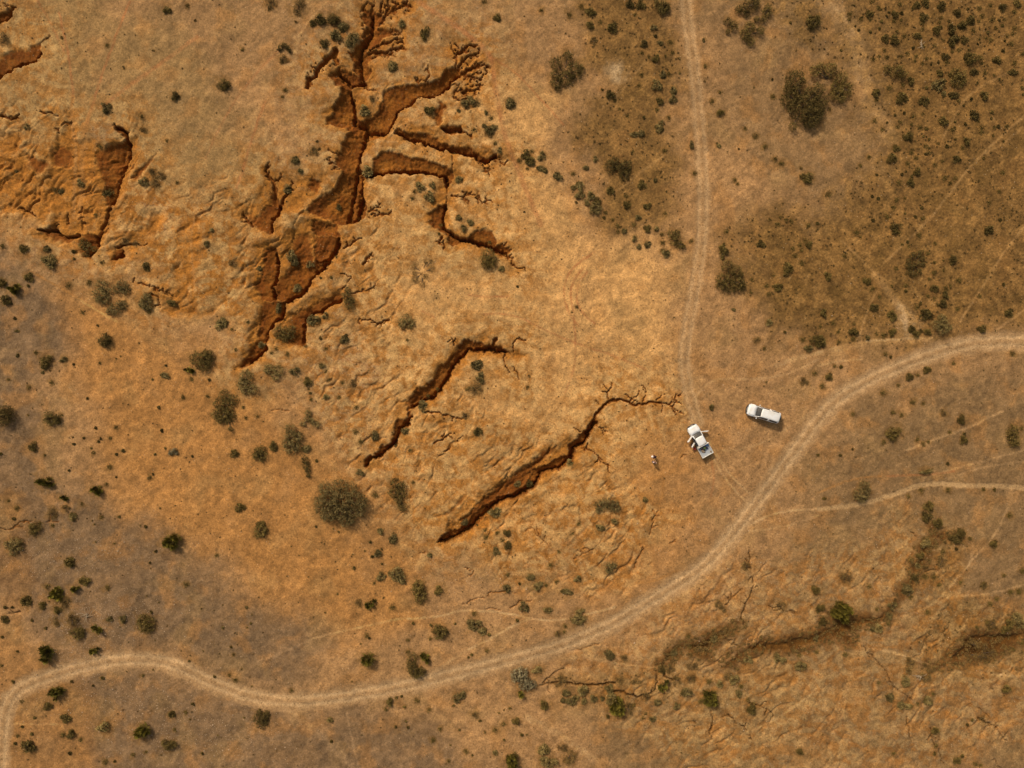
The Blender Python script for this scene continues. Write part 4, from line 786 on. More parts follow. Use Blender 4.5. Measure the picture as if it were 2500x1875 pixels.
# ---- cut the gullies, and give them their red-brown subsoil
DEP *= (1 - .9 * ROADW)
Z -= DEP
cutm = sstep(.06, .30, DEP)
strk = fbm(X / .5, Y / 1.4, 3, 91); blot = fbm(X / 2.2, Y / 2.2, 3, 92)
sub1 = np.array((.215, .074, .009), np.float32); sub2 = np.array((.295, .114, .017), np.float32); sub3 = np.array((.125, .034, .005), np.float32)
soil = sub1 + (sub2 - sub1) * sstep(-.1, .5, blot + .5 * strk)[..., None]
soil = soil + (sub3 - soil) * (.55 * sstep(.1, .5, strk - blot * .5))[..., None]
fing = sstep(.9, .3, DEP)[..., None] * np.isin(SYS, (1, 2, 3, 4))[..., None]
soil = soil + .55 * fing * (sub3 - soil)
small = np.isin(SYS, (5,)); soil = np.where(small[..., None], np.array((.095, .042, .008), np.float32) * (1 + .8 * blot[..., None]), soil)
RGB += cutm[..., None] * (soil - RGB)
rimw = np.exp(-(RIM / .40) ** 2) * (1 - cutm) * (SYS != 5)
lip = np.array((.50, .29, .10), np.float32); gm = (.08 + .7 * perlin(X / 1.1, Y / 1.1, 95)) * (1 - ROADW)
RGB += np.clip(rimw * gm * (1 - .8 * APW), 0, .5)[..., None] * (lip - RGB)
RGB *= (1 + .07 * fbm(X / .5, Y / .5, 2, 96) + .05 * rs.randn(*X.shape).astype(np.float32))[..., None]
RGB *= np.array((1.01, .955, .87), np.float32)
RGB = np.clip(RGB, .004, .75)
# far beyond the picture the soil settles to an even mix
PADM = (np.abs(X) > 110) | (np.abs(Y) > 90)
RGB[PADM] = (.30, .17, .065)

Hx0, Hy0 = -86.0, 65.5
def ground_z(x, y):
    i = int(round((x - Hx0) / STEP)) + PADX; j = int(round((Hy0 - y) / STEP)) + PADY
    i = min(max(i, 0), NX - 1); j = min(max(j, 0), NY - 1)
    return float(Z[j, i])

# ------------------------------------------------------------------ materials
def mat(name, rough=.8, col=(.5, .5, .5), metallic=0.0, spec=.5):
    m = bpy.data.materials.new(name); m.use_nodes = True
    b = m.node_tree.nodes['Principled BSDF']
    b.inputs['Base Color'].default_value = (*col, 1); b.inputs['Roughness'].default_value = rough
    b.inputs['Metallic'].default_value = metallic; b.inputs['Specular IOR Level'].default_value = spec
    return m, m.node_tree.nodes, m.node_tree.links, b
def soil_material():
    m, n, l, b = mat('soil', .95, spec=.15)
    at = n.new('ShaderNodeAttribute'); at.attribute_name = 'soil'
    gr = n.new('ShaderNodeAttribute'); gr.attribute_name = 'grassy'
    tc = n.new('ShaderNodeTexCoord')
    def noise(sc, det=4, r=.6):
        t = n.new('ShaderNodeTexNoise'); t.inputs['Scale'].default_value = sc; t.inputs['Detail'].default_value = det
        t.inputs['Roughness'].default_value = r; l.new(tc.outputs['Object'], t.inputs['Vector']); return t.outputs['Fac']
    def mapr(x, a, b_, c, d):
        t = n.new('ShaderNodeMapRange'); l.new(x, t.inputs[0])
        for i, v in enumerate((a, b_, c, d)): t.inputs[i + 1].default_value = v
        return t.outputs[0]
    def math_(op, a, b_):
        t = n.new('ShaderNodeMath'); t.operation = op
        for i, v in enumerate((a, b_)):
            if isinstance(v, (int, float)): t.inputs[i].default_value = v
            else: l.new(v, t.inputs[i])
        return t.outputs[0]
    fine = noise(4.5, 5, .7); med = noise(.9, 4, .6); big = noise(.16, 3, .5)
    k = math_('MULTIPLY', mapr(fine, .3, .7, .62, 1.36), mapr(med, .3, .7, .80, 1.18))
    k = math_('MULTIPLY', k, mapr(big, .35, .65, .93, 1.07))
    # litter and tiny tufts: dark flecks whose density drifts from place to place
    vo = n.new('ShaderNodeTexVoronoi'); vo.inputs['Scale'].default_value = 2.1; l.new(tc.outputs['Object'], vo.inputs['Vector'])
    sp = n.new('ShaderNodeSeparateColor'); l.new(vo.outputs['Color'], sp.inputs[0])
    dens = mapr(noise(.35, 3), .35, .65, .15, .9)
    pick = math_('LESS_THAN', sp.outputs[0], dens)
    fleck = math_('MULTIPLY', mapr(vo.outputs['Distance'], .12, .36, 1, 0), pick)
    fleck = math_('MULTIPLY', fleck, mapr(noise(9, 2), .35, .55, .2, 1))
    # pale stones
    v2 = n.new('ShaderNodeTexVoronoi'); v2.inputs['Scale'].default_value = 3.3; l.new(tc.outputs['Object'], v2.inputs['Vector'])
    s2 = n.new('ShaderNodeSeparateColor'); l.new(v2.outputs['Color'], s2.inputs[0])
    st = math_('MULTIPLY', math_('LESS_THAN', s2.outputs[1], .035), mapr(v2.outputs['Distance'], .12, .2, 1, 0))
    # grassy ground has coarser light and dark
    g2 = mapr(noise(2.6, 5, .75), .32, .68, .62, 1.42)
    gk = n.new('ShaderNodeMix'); gk.data_type = 'FLOAT'; l.new(gr.outputs['Fac'], gk.inputs[0]); gk.inputs[2].default_value = 1.0; l.new(g2, gk.inputs[3])
    k = math_('MULTIPLY', k, gk.outputs[0])
    mx = n.new('ShaderNodeVectorMath'); mx.operation = 'SCALE'; l.new(at.outputs['Color'], mx.inputs[0]); l.new(k, mx.inputs['Scale'])
    c1 = n.new('ShaderNodeMix'); c1.data_type = 'RGBA'; l.new(math_('MULTIPLY', fleck, .75), c1.inputs[0]); l.new(mx.outputs[0], c1.inputs[6]); c1.inputs[7].default_value = (.14, .075, .022, 1)
    c2 = n.new('ShaderNodeMix'); c2.data_type = 'RGBA'; l.new(math_('MULTIPLY', st, .75), c2.inputs[0]); l.new(c1.outputs[2], c2.inputs[6]); c2.inputs[7].default_value = (.62, .45, .28, 1)
    l.new(c2.outputs[2], b.inputs['Base Color'])
    bu = n.new('ShaderNodeBump'); bu.inputs['Strength'].default_value = .55; bu.inputs['Distance'].default_value = .16
    h = math_('ADD', noise(3.2, 6, .65), math_('MULTIPLY', noise(11, 3, .6), .35))
    l.new(h, bu.inputs['Height']); l.new(bu.outputs[0], b.inputs['Normal'])
    return m
SOIL = soil_material()

# ------------------------------------------------------------------ the ground sheet, cut into named pieces that share their edges
qc = CLS[:-1, :-1].copy()
q = np.zeros(qc.shape, np.uint8)
mx4 = np.maximum.reduce([SYS[:-1, :-1], SYS[1:, :-1], SYS[:-1, 1:], SYS[1:, 1:]])
q[mx4 > 0] = 10 + mx4[mx4 > 0]
q[qc > 0] = qc[qc > 0]
q[q == 16] = 0                                     # hairline cracks stay in the ground
idx = (np.arange(NY)[:, None] * NX + np.arange(NX)[None, :]).astype(np.int64)
quads = np.stack([idx[:-1, :-1], idx[1:, :-1], idx[1:, 1:], idx[:-1, 1:]], -1).reshape(-1, 4)
VALL = np.stack([X, Y, Z], -1).reshape(-1, 3).astype(np.float32)
CALL = np.concatenate([RGB, np.ones(X.shape + (1,), np.float32)], -1).reshape(-1, 4).astype(np.float32)
GALL = GR.reshape(-1).astype(np.float32)
qf = q.reshape(-1)
gy, gx = np.gradient(Z.astype(np.float64), ay.astype(np.float64), ax.astype(np.float64))
NALL = np.stack([-gx, -gy, np.ones_like(gx)], -1); NALL /= np.linalg.norm(NALL, axis=2)[..., None]; NALL = NALL.reshape(-1, 3).astype(np.float32)
def sheet(name, sel, label=None):
    f = quads[sel]; used, inv = np.unique(f.reshape(-1), return_inverse=True)
    me = bpy.data.meshes.new(name); nf = len(f)
    me.vertices.add(len(used)); me.vertices.foreach_set('co', VALL[used].reshape(-1))
    me.loops.add(nf * 4); me.loops.foreach_set('vertex_index', inv.astype(np.int32).reshape(-1))
    me.polygons.add(nf); me.polygons.foreach_set('loop_start', np.arange(0, nf * 4, 4, dtype=np.int32))
    me.polygons.foreach_set('use_smooth', np.ones(nf, bool))
    a = me.color_attributes.new('soil', 'FLOAT_COLOR', 'POINT'); a.data.foreach_set('color', CALL[used].reshape(-1))
    g = me.attributes.new('grassy', 'FLOAT', 'POINT'); g.data.foreach_set('value', GALL[used])
    me.update(calc_edges=True); me.materials.append(SOIL)
    me.normals_split_custom_set_from_vertices(NALL[used])
    o = link(name, me); tag(o, kind='structure')
    if label: tag(o, label)
    return o
sheet('ground', qf == 0, 'bare orange, tan and grey outback soil with cracks, stones and old wheel marks')
sheet('road', qf == 1, 'wide pale dirt road sweeping from the right edge down to the bottom left corner')
sheet('dirt_track', qf == 2, 'straight two wheel dirt track coming down from the top edge to the parked vehicles')
sheet('path', qf == 3, 'thin pale footpath leaving the road bend towards the right edge')
sheet('gully', qf == 11, 'large branching red walled gully with feathery fingers, above the middle')
sheet('gully', qf == 12, 'short curved red gully in the middle, left of the long crack')
sheet('gully', qf == 13, 'long diagonal red gully ending in a thin crack near the parked ute')
sheet('gully', qf == 14, 'small red hollows and leaf shaped wash at the left of the ground')
sheet('gully', qf == 15, 'shallow brown scrubby creek line at the lower right')

# ------------------------------------------------------------------ plants
def leaf_material(name, base, lite, rough=.85):
    m, n, l, b = mat(name, rough, spec=.2)
    at = n.new('ShaderNodeAttribute'); at.attribute_name = 'tint'
    oi = n.new('ShaderNodeObjectInfo')
    cr = n.new('ShaderNodeMix'); cr.data_type = 'RGBA'; cr.inputs[6].default_value = (*base, 1); cr.inputs[7].default_value = (*lite, 1)
    l.new(at.outputs['Fac'], cr.inputs[0])
    mr = n.new('ShaderNodeMapRange'); l.new(oi.outputs['Random'], mr.inputs[0]); mr.inputs[3].default_value = .75; mr.inputs[4].default_value = 1.3
    sc = n.new('ShaderNodeVectorMath'); sc.operation = 'SCALE'; l.new(cr.outputs[2], sc.inputs[0]); l.new(mr.outputs[0], sc.inputs['Scale'])
    l.new(sc.outputs[0], b.inputs['Base Color'])
    return m
LEAF = {'d': leaf_material('leaf_dark', (.070, .044, .008), (.178, .120, .030)),
        'g': leaf_material('leaf_dusty', (.108, .072, .018), (.275, .195, .066)),
        'y': leaf_material('leaf_green', (.080, .060, .008), (.225, .180, .024)),
        'b': leaf_material('leaf_dry', (.105, .058, .013), (.235, .145, .045)),
        's': leaf_material('leaf_silver', (.125, .095, .042), (.27, .215, .11))}
TWIG = mat('twig', .9, (.085, .055, .030))[0]
DEADWOOD = mat('dead_wood', .9, (.34, .25, .15))[0]

def leaves_mesh(name, lobes, kind, dens=1.0, seed=0, material=None, leaf=None):
    """lobes: (x, y, r, height) in metres. Thousands of small leaf faces through each lobe's dome, denser at the skin."""
    r_ = np.random.RandomState(seed); V = []; T = []
    for (lx, ly, lr, lh) in lobes:
        area = lr * lr
        if kind == 'y':
            n = int((150 * area + 60) * dens)
            az = r_.rand(n) * 2 * np.pi; el = np.radians(r_.uniform(8, 85, n)); L = lr * r_.uniform(.7, 1.15, n)
            d = np.stack([np.cos(az) * np.cos(el), np.sin(az) * np.cos(el), np.sin(el) * lh / lr], -1)
            p0 = d * (L * r_.uniform(.1, .6, n))[:, None]; p1 = d * L[:, None] + r_.randn(n, 3) * .05
            side = np.stack([-np.sin(az), np.cos(az), r_.uniform(-.3, .3, n)], -1) * r_.uniform(.025, .06, n)[:, None]
            q = np.stack([p0 - side * .6, p0 + side * .6, p1 + side, p1 - side], 1)
            cen = 0.5 * (p0 + p1)
        else:
            n = int((430 * area + 90) * dens * (.55 if kind == 'b' else 1))
            u = r_.rand(n); az = r_.rand(n) * 2 * np.pi
            ce = r_.rand(n) ** .8; el = np.arcsin(np.clip(ce * 1.05 - .1, -.3, 1))
            bump = 1 + .16 * np.sin(az * 5 + seed) * np.cos(el * 4 + seed) + .10 * np.sin(az * 11 + 2 * seed)
            rad = (1 - .45 * u ** 2.2) * bump + r_.randn(n) * .07
            cen = np.stack([np.cos(az) * np.cos(el) * lr * rad, np.sin(az) * np.cos(el) * lr * rad, (.12 + np.sin(el) * .88) * lh * rad], -1)
            cz = perlin((cen[:, 0] + lx) / .42 + seed, (cen[:, 1] + ly) / .42, 7)
            if lr > .38: cen[:, 2] *= 1 + .55 * cz
            cen[:, 2] = np.maximum(cen[:, 2], .02)
            if lr > .45:
                kp = (cz > -.28) | (r_.rand(len(cz)) < .35); cen = cen[kp]; n = len(cen)
            s = (leaf or (.055 + .02 * min(lr, 1.5))) * r_.uniform(.6, 1.35, n)
            if kind == 'b': s = s * .8
            a = r_.randn(n, 3); a[:, 2] *= .55; a /= np.linalg.norm(a, axis=1)[:, None]
            b_ = np.cross(a, r_.randn(n, 3)); b_ /= np.linalg.norm(b_, axis=1)[:, None]
            a = a * (s * 1.25)[:, None]; b_ = b_ * (s * .75)[:, None]
            q = np.stack([cen - a, cen - b_, cen + a, cen + b_], 1)
        q = q + np.array([lx, ly, 0])
        V.append(q.reshape(-1, 3))
        x, y, z = (cen + np.array([lx, ly, 0])).T
        cl = .5 + .75 * perlin(x / .55 + seed, y / .55, 5) + .15 * r_.randn(len(x))
        T.append(np.clip(cl, 0, 1))
    V = np.concatenate(V).astype(np.float32); T = np.concatenate(T).astype(np.float32); nf = len(T)
    me = bpy.data.meshes.new(name); me.vertices.add(len(V)); me.vertices.foreach_set('co', V.reshape(-1))
    me.loops.add(nf * 4); me.loops.foreach_set('vertex_index', np.arange(nf * 4, dtype=np.int32))
    me.polygons.add(nf); me.polygons.foreach_set('loop_start', np.arange(0, nf * 4, 4, dtype=np.int32))
    a = me.attributes.new('tint', 'FLOAT', 'FACE'); a.data.foreach_set('value', T)
    me.update(calc_edges=True); me.materials.append(material or LEAF[kind]); return me
def tube(bm, pts, radii, n=5):
    rings = []
    for k, p in enumerate(pts):
        p = Vector(p); d = (Vector(pts[min(k + 1, len(pts) - 1)]) - Vector(pts[max(k - 1, 0)])).normalized()
        u = d.orthogonal().normalized(); w = d.cross(u)
        rings.append([bm.verts.new(p + (u * math.cos(2 * math.pi * i / n) + w * math.sin(2 * math.pi * i / n)) * radii[k]) for i in range(n)])
    for a, b in zip(rings, rings[1:]):
        for i in range(n): bm.faces.new((a[i], a[(i + 1) % n], b[(i + 1) % n], b[i]))
    bm.faces.new(rings[0][::-1]); bm.faces.new(rings[-1])
def finish(name, bm, m, smooth=False):
    me = bpy.data.meshes.new(name); bmesh.ops.recalc_face_normals(bm, faces=bm.faces[:]); bm.to_mesh(me); bm.free()
    me.materials.append(m)
    if smooth: me.polygons.foreach_set('use_smooth', np.ones(len(me.polygons), bool))
    return me
def stems_mesh(lobes, seed, m=None, reach=.75, fine=3):
    r = random.Random(seed); bm = bmesh.new()
    for (lx, ly, lr, lh) in lobes:
        for _ in range(fine):
            a = r.uniform(0, 6.28); k = r.uniform(.3, reach)
            ex, ey, ez = lx + math.cos(a) * lr * k, ly + math.sin(a) * lr * k, lh * (.9 - .45 * k)
            mx_, my_ = lx * .6 + ex * .2, ly * .6 + ey * .2
            w = .012 + .022 * min(lr, 1.6)
            tube(bm, [(lx * .35 * r.uniform(.6, 1), ly * .35, -.06), (mx_, my_, ez * .5), (ex, ey, ez)], [w * 1.5, w, w * .4], 4)
    return finish('stem', bm, m or TWIG)

def hfac(kind): return {'d': .85, 'g': .75, 'y': 1.15, 'b': .6}[kind]
def place_base(px, py, h):
    """the plant's crown is seen slightly further out than its foot: stand the foot where it belongs"""
    x, y = wx(px), wy(py)
    for _ in range(2):
        z = ground_z(x, y); k = 1 - (z + h * .6) / CAM_H; x2, y2 = wx(px) * k, wy(py) * k; x, y = x2, y2
    return x, y, ground_z(x, y)
PROTO = {}
def proto(kind, v, size):
    key = (kind, v, size)
    if key not in PROTO:
        r0 = {'s': .34, 'm': .72, 'l': 1.25}[size]; rr = random.Random(v * 13 + ord(kind))
        lobes = [(0, 0, r0 * rr.uniform(.5, .75), r0 * hfac(kind))]
        if size != 's':
            for i in range(rr.choice((3, 4, 5)) if size == 'm' else 7):
                a = rr.uniform(0, 6.28); d = r0 * rr.uniform(.35, .75); q = r0 * rr.uniform(.32, .5)
                lobes.append((math.cos(a) * d, math.sin(a) * d, q, r0 * hfac(kind) * rr.uniform(.6, .95)))
        else:
            [lobes.append((math.cos(a) * r0 * .55, math.sin(a) * r0 * .55, r0 * rr.uniform(.3, .55), r0 * .6)) for a in (rr.uniform(0, 6.28), rr.uniform(0, 6.28))]
        me = leaves_mesh('foliage', lobes, kind, 1.15 if size == 's' else .9, v + 3)
        PROTO[key] = (me, stems_mesh(lobes, v), r0)
    return PROTO[key]

# anchors used to say where each plant stands
ANCH = [(100, 330, "by the red hollows at the far left"), (300, 60, "on the pale clay at the top left"), (330, 300, "on the speckled clay above the leaf shaped hollow"),
 (360, 430, "right of the leaf shaped hollow"), (190, 450, "left of the leaf shaped hollow"), (690, 30, "at the top edge left of the branching gully"),
 (790, 70, "in the clump left of the gully's feathery head"), (600, 180, "on the bare plain left of the branching gully"), (740, 380, "on the plain beside the gully's left twigs"),
 (960, 130, "between the two upper arms of the branching gully"), (900, 270, "on the clay island in the branching gully"), (1040, 260, "on the spur between the gully's right arms"),
 (1180, 290, "at the tips of the gully's right arms"), (1030, 460, "inside the loop of the arched gully"), (1140, 550, "by the small gully below the arched one"),
 (1230, 60, "on the open plain at top centre"), (1240, 250, "alone on the plain beside the reddish trail"), (1300, 390, "in the shrub belt near the reddish trail"),
 (1430, 60, "at the top end of the ochre scrub strip"), (1600, 30, "at the top edge beside the straight track"), (1590, 130, "in the upper ochre scrub strip"),
 (1600, 230, "in the middle of the ochre scrub strip"), (1570, 340, "in the lower ochre scrub strip"), (1420, 450, "in the line of shrubs at the strip's lower left edge"), (1590, 560, "at the foot of the scrub strip near the track"),
 (1700, 350, "on the verge left of the straight track"), (1740, 250, "on the plain just right of the straight track"), (1850, 340, "on the bare plain below the horseshoe thicket"), (1970, 430, "on the plain's right margin"),
 (1980, 50, "right of the ring shaped thicket"), (2110, 40, "at the top edge in the big right scrub"), (2250, 50, "at the top edge middle of the right scrub"), (2370, 40, "at the top edge right of the scrub"), (2450, 80, "in the top right corner scrub"),
 (2170, 100, "in the upper left of the right scrub"), (2330, 110, "in the thickest scrub at the top right"), (2250, 150, "around the pale dead twigs in the top right scrub"), (2400, 140, "in the scrub right of the thickest patch"), (2150, 220, "right of the horseshoe thicket"),
 (2300, 220, "round the darkest shrub of the scrub"), (2440, 230, "at the right edge above the diagonal trail"), (2250, 310, "in the sparse brown tufts of the middle scrub"), (2380, 290, "just above the long diagonal trail"), (2180, 370, "in the scrub above the trail fork"),
 (2300, 420, "left of the long diagonal trail"), (2440, 420, "below the long diagonal trail"), (2200, 480, "in the lower scrub left of the trail"), (2190, 550, "beside the diagonal trail's lower end"),
 (1770, 600, "beside the big dark shrub right of the track"), (1920, 540, "at the scrub's left margin"), (1940, 610, "in the cluster at the scrub's left margin"), (1880, 700, "on the scrub's lower left edge"), (2040, 670, "in the olive grass"),
 (2280, 640, "round the oval thicket"), (2310, 720, "right of the oval thicket"), (2420, 620, "in the far right scrub"), (2180, 740, "left of the pale clay pan"), (2300, 770, "at the lower end of the pale clay pan"), (2450, 800, "at the right edge above the road"),
 (2070, 810, "in the row along the scrub's lower edge"), (1980, 850, "at the left end of that lower row"), (2160, 870, "between the scrub and the road bend"), (2020, 920, "on the bare ground left of the road bend"),
 (2240, 920, "on the outer bank of the curved road"), (2180, 1050, "inside the road bend at the right"), (2360, 1060, "beside the thin trail at the right"), (2450, 950, "at the right edge below the road"), (2300, 1190, "just below the thin footpath"), (2080, 1130, "above the footpath, near the road"),
 (2290, 1280, "at the head of the lower right creek"), (2240, 1400, "along the upper right creek"), (2440, 1290, "at the right edge below the footpath"), (2100, 1430, "on the bare rise left of the creek"), (2180, 1500, "where the creek bends"), (2440, 1430, "at the right edge, lower part"),
 (2030, 1490, "round the creekside tree"), (2400, 1590, "in the brown creek hollow at lower right"), (2240, 1640, "in the brown patch below the creek fork"), (2220, 1710, "in the loose row below the creek fork"), (2400, 1800, "in the bottom right corner"), (2470, 1690, "at the right edge near the bottom"),
 (1820, 1380, "beside the narrow creek right of the road"), (1900, 1480, "on the plain above the creek"), (1740, 1580, "in the creek's upper branch"), (1850, 1600, "in the grassy creek bank"), (1940, 1620, "below the middle of the creek"), (1620, 1650, "at the creek's dark elbow"), (1790, 1660, "at the creek's lower fork"), (1830, 1740, "below the creek's lower fork"), (1600, 1740, "in the loose group below the creek"), (1950, 1830, "near the bottom edge at the right"),
 (1420, 1700, "along the shallow creek below the road"), (1320, 1640, "just below the road in the lower middle"), (1370, 1510, "on the verge above the road"), (1270, 1500, "on the slope above the road"), (1120, 1620, "below the road left of the silvery dome"), (1080, 1790, "at the bottom edge left of centre"), (1240, 1790, "in the scattered bushes at the bottom centre"), (1370, 1840, "in the bush patch at the bottom edge"),
 (1150, 1530, "beside the side trail above the road"), (1060, 1540, "on the orange ground above the road"), (1280, 1400, "along the little crack above the road"), (1480, 1400, "on the orange slope left of the road"), (1200, 1320, "on the clay below the long gully"), (1050, 1350, "at the lower end of the long gully"), (1440, 1290, "right of the long gully"), (1280, 1170, "in the long gully"), (1580, 1220, "on the clay left of the parked ute"), (1740, 995, "beside the parked ute"),
 (1170, 1060, "on the clay above the long gully"), (1160, 920, "beside the curved middle gully"), (1040, 960, "in the lower part of the curved gully"), (960, 1080, "left of the curved gully's tail"), (880, 1060, "on the eroded slope above the giant round bush"), (900, 1210, "right of the giant round bush"), (910, 1330, "below and right of the giant round bush"), (960, 1400, "in the clump on the orange slope left of the trail"), (890, 1480, "on the orange soil above the trail"),
 (720, 1090, "round the tall olive shrub"), (620, 1100, "in the row of round bushes on the orange slope"), (590, 1260, "left of the giant round bush"), (700, 1350, "on the bare orange slope below the giant round bush"), (760, 930, "on the grey patch right of the big gully's tip"), (810, 890, "on the clay right of the big gully's tip"), (700, 800, "beside the big gully's lower channel"), (830, 830, "on the clay right of the red hollow"), (730, 650, "inside the big gully's lower basin"), (560, 640, "in the eroded clay left of the lower gully"), (540, 800, "left of the gully's lowest channel"),
 (340, 640, "on the eroded clay at the left"), (370, 740, "below the red escarpment"), (200, 700, "left of the three grey green shrubs"), (100, 640, "on the gravel edge at the far left"), (60, 730, "at the left edge on grey gravel"), (260, 840, "on the grey and orange border at the left"), (110, 880, "on the grey gravel at the left"), (430, 900, "round the large dark shrub on the wash"), (110, 1030, "below the dark tree at the left edge"), (250, 1080, "in the scatter of tufts on the wash's left side"), (390, 1110, "on the middle of the orange wash"), (120, 1190, "on the grey ground beside the pebbly creek"), (200, 1260, "along the pebbly creek at the left"), (290, 1280, "on the gravel right of the pebbly creek"), (370, 1340, "on the lower orange wash"), (170, 1400, "on the grey ground below the pebbly creek"), (450, 1440, "on the bare slope right of the stony patch"), (80, 1480, "left of the stony patch at the left"), (190, 1470, "in the stony patch at the left"), (280, 1500, "at the stony patch's right end"), (130, 1600, "above the road's first bend at the left"), (240, 1570, "close above the left road bend"), (30, 1650, "at the left edge by the road"),
 (130, 1710, "inside the road corner at the bottom left"), (150, 1780, "on the rusty soil at the bottom left"), (80, 1830, "in the bottom left corner"), (260, 1800, "near the bottom edge on the gravel"), (420, 1780, "on the grey gravel near the bottom"), (260, 1650, "just below the left road bend"), (600, 1500, "on the smooth grey slope above the road"), (570, 1650, "beside the road's lowest dip"), (640, 1760, "below the road's lowest dip"), (900, 1560, "round the starburst bush above the road"), (950, 1730, "just below the road at lower centre left"), (820, 1790, "on the smooth ground below the road")]
TONE = {'d': 'dark', 'g': 'dusty green', 'y': 'yellowish', 'b': 'brown'}
def anchor(px, py): return min(ANCH, key=lambda a: (a[0] - px) ** 2 + (a[1] - py) ** 2)[2]
ORD = ['', '2nd ', '3rd ', '4th ', '5th ', '6th ', '7th ', '8th ', '9th ']
def size_word(r): return 'tiny' if r < .28 else 'small' if r < .5 else 'middling' if r < .8 else 'large'

# every plant over a certain size is a thing of its own; by kind the 300 largest
CATS = {}
for s in ALL:
    rr = math.sqrt(s[2] * s[3]) / PXM; s.append(rr)
    s.append('tuft' if rr < .28 else 'shrub' if s[4] in 'dyb' else 'saltbush'); CATS.setdefault(s[6], []).append(s)
extra = []                                       # overflow goes into one ground cover object
keep = []
for c, lst in CATS.items():
    lst.sort(key=lambda s: -s[5]); lim = {'tuft': 200, 'shrub': 300 - len(BIG), 'saltbush': 290}[c]
    keep += lst[:lim]; extra += lst[lim:]
def shorten(t):
    w = t.split()
    if len(w) > 16: w = t.replace('from the left', 'from left').replace('the left one of two', 'left of two').replace('the right one of two', 'right of two').split()
    i = len(w) - 1
    while len(w) > 16 and i > 0:
        if w[i] == 'the': w.pop(i)
        i -= 1
    return ' '.join(w)
bucket = {}
for s in keep: bucket.setdefault((anchor(s[0], s[1]), s[4], size_word(s[5]), s[6]), []).append(s)
rp = random.Random(5)
NAMES = {'tuft': 'tuft', 'shrub': 'shrub', 'saltbush': 'saltbush'}
GROUPS = {'tuft': 'small tufts on bare ground', 'shrub': 'shrubs dotted over the ground', 'saltbush': 'dusty saltbushes'}
for (an, kd, sw, cat), lst in bucket.items():
    lst.sort(key=lambda s: (s[0], s[1])); n = len(lst)
    for i, s in enumerate(lst):
        px, py, rx, ry, k, rr, c = s
        noun = {'tuft': 'tuft', 'shrub': 'shrub', 'saltbush': 'bush'}[c]
        if n == 1: lab = f"{sw} {TONE[k]} {noun} {an}"
        else:
            which = 'left' if n == 2 and i == 0 else 'right' if n == 2 else None
            if which: lab = f"{sw} {TONE[k]} {noun} {an}, the {which} one of two"
            else: lab = f"{sw} {TONE[k]} {noun} {an}, {ORD[i] if i < 9 else str(i + 1) + 'th '}from the left".replace(', from', ', first from')
        lab = shorten(lab)
        size = 's' if rr < .42 else 'm' if rr < .95 else 'l'
        v = rp.randrange(7) ; me, st, r0 = proto(k, v, size)
        rx *= 1.18; ry *= 1.18; rr *= 1.12; h = hfac(k) * rr
        x, y, z = place_base(px, py, h)
        sc = (rx / PXM / r0, ry / PXM / r0, rr / r0 * rp.uniform(.85, 1.15))
        swap = rp.random() < .5; rz = rp.choice((0, math.pi)) + rp.uniform(-.25, .25)
        if abs(rx - ry) < .5: rz = rp.uniform(0, 6.28)
        if size == 's' or rr < .5:
            o = link(NAMES[c], me, None, (x, y, z)); o.rotation_euler = (0, 0, rz); o.scale = sc
            tag(o, lab, c, GROUPS[c])
        else:
            o = empty(NAMES[c], (x, y, z), rz); o.scale = sc; tag(o, lab, c, GROUPS[c])
            link('foliage', me, o); link('stem', st, o)

for bi, (k, nm, lab, txt) in enumerate(BIG):
    ls = []; ox = oy = 0
    for w in txt.split():
        if w in TILES: ox, oy = TILES[w]
        else:
            a, b, c = (float(q_) for q_ in w.split(',')); ls.append((ox + a / TS, oy + b / TS, c / TS / PXM))
    cx = sum(a[0] * a[2] for a in ls) / sum(a[2] for a in ls); cy = sum(a[1] * a[2] for a in ls) / sum(a[2] for a in ls)
    R = max(a[2] for a in ls); hh = hfac(k) * (R * 1.15 + .25)
    if nm in ('giant_shrub', 'small_tree'): hh = 2.4
    x, y, z = place_base(cx, cy, hh)
    lobes = [((a[0] - cx) / PXM, -(a[1] - cy) / PXM, a[2] * .97, hh * (.55 + .45 * min(1, a[2] / R)) * (1 - .12 * math.hypot(a[0] - cx, a[1] - cy) / PXM / (R * 2 + 1))) for a in ls]
    o = empty(nm, (x, y, z)); cat = {'giant_shrub': 'bush', 'small_tree': 'tree', 'saltbush': 'saltbush'}.get(nm, 'shrub')
    tag(o, shorten(lab), cat, 'shrubs dotted over the ground' if cat == 'shrub' else None)
    if 'silver' in lab: me = leaves_mesh('foliage', lobes, 'g', 1.0, bi + 50, LEAF['s'])
    elif k == 'y':
        me = leaves_mesh('foliage', lobes, 'y', 1.0, bi + 50)
    else: me = leaves_mesh('foliage', lobes, k, 1.0, bi + 50)
    if nm == 'small_tree':
        link('crown', me, o); bm = bmesh.new()
        tube(bm, [(0, 0, -.1), (.05, .04, hh * .35), (.1, 0, hh * .6)], [.14, .10, .06], 7)
        for l_ in lobes: tube(bm, [(.05, .04, hh * .3), (l_[0] * .5, l_[1] * .5, hh * .55), (l_[0], l_[1], l_[3] * .8)], [.07, .045, .02], 5)
        link('trunk', finish('trunk', bm, TWIG), o)
    else:
        link('foliage', me, o); link('stem', stems_mesh(lobes, bi), o)
    if k == 'y' and nm == 'shrub' and R > .7:         # darker leafy heart
        link('leafy_heart', leaves_mesh('leafy_heart', [(0.1, 0.05, R * .5, hh * .8)], 'd', 1.0, bi + 90), o)

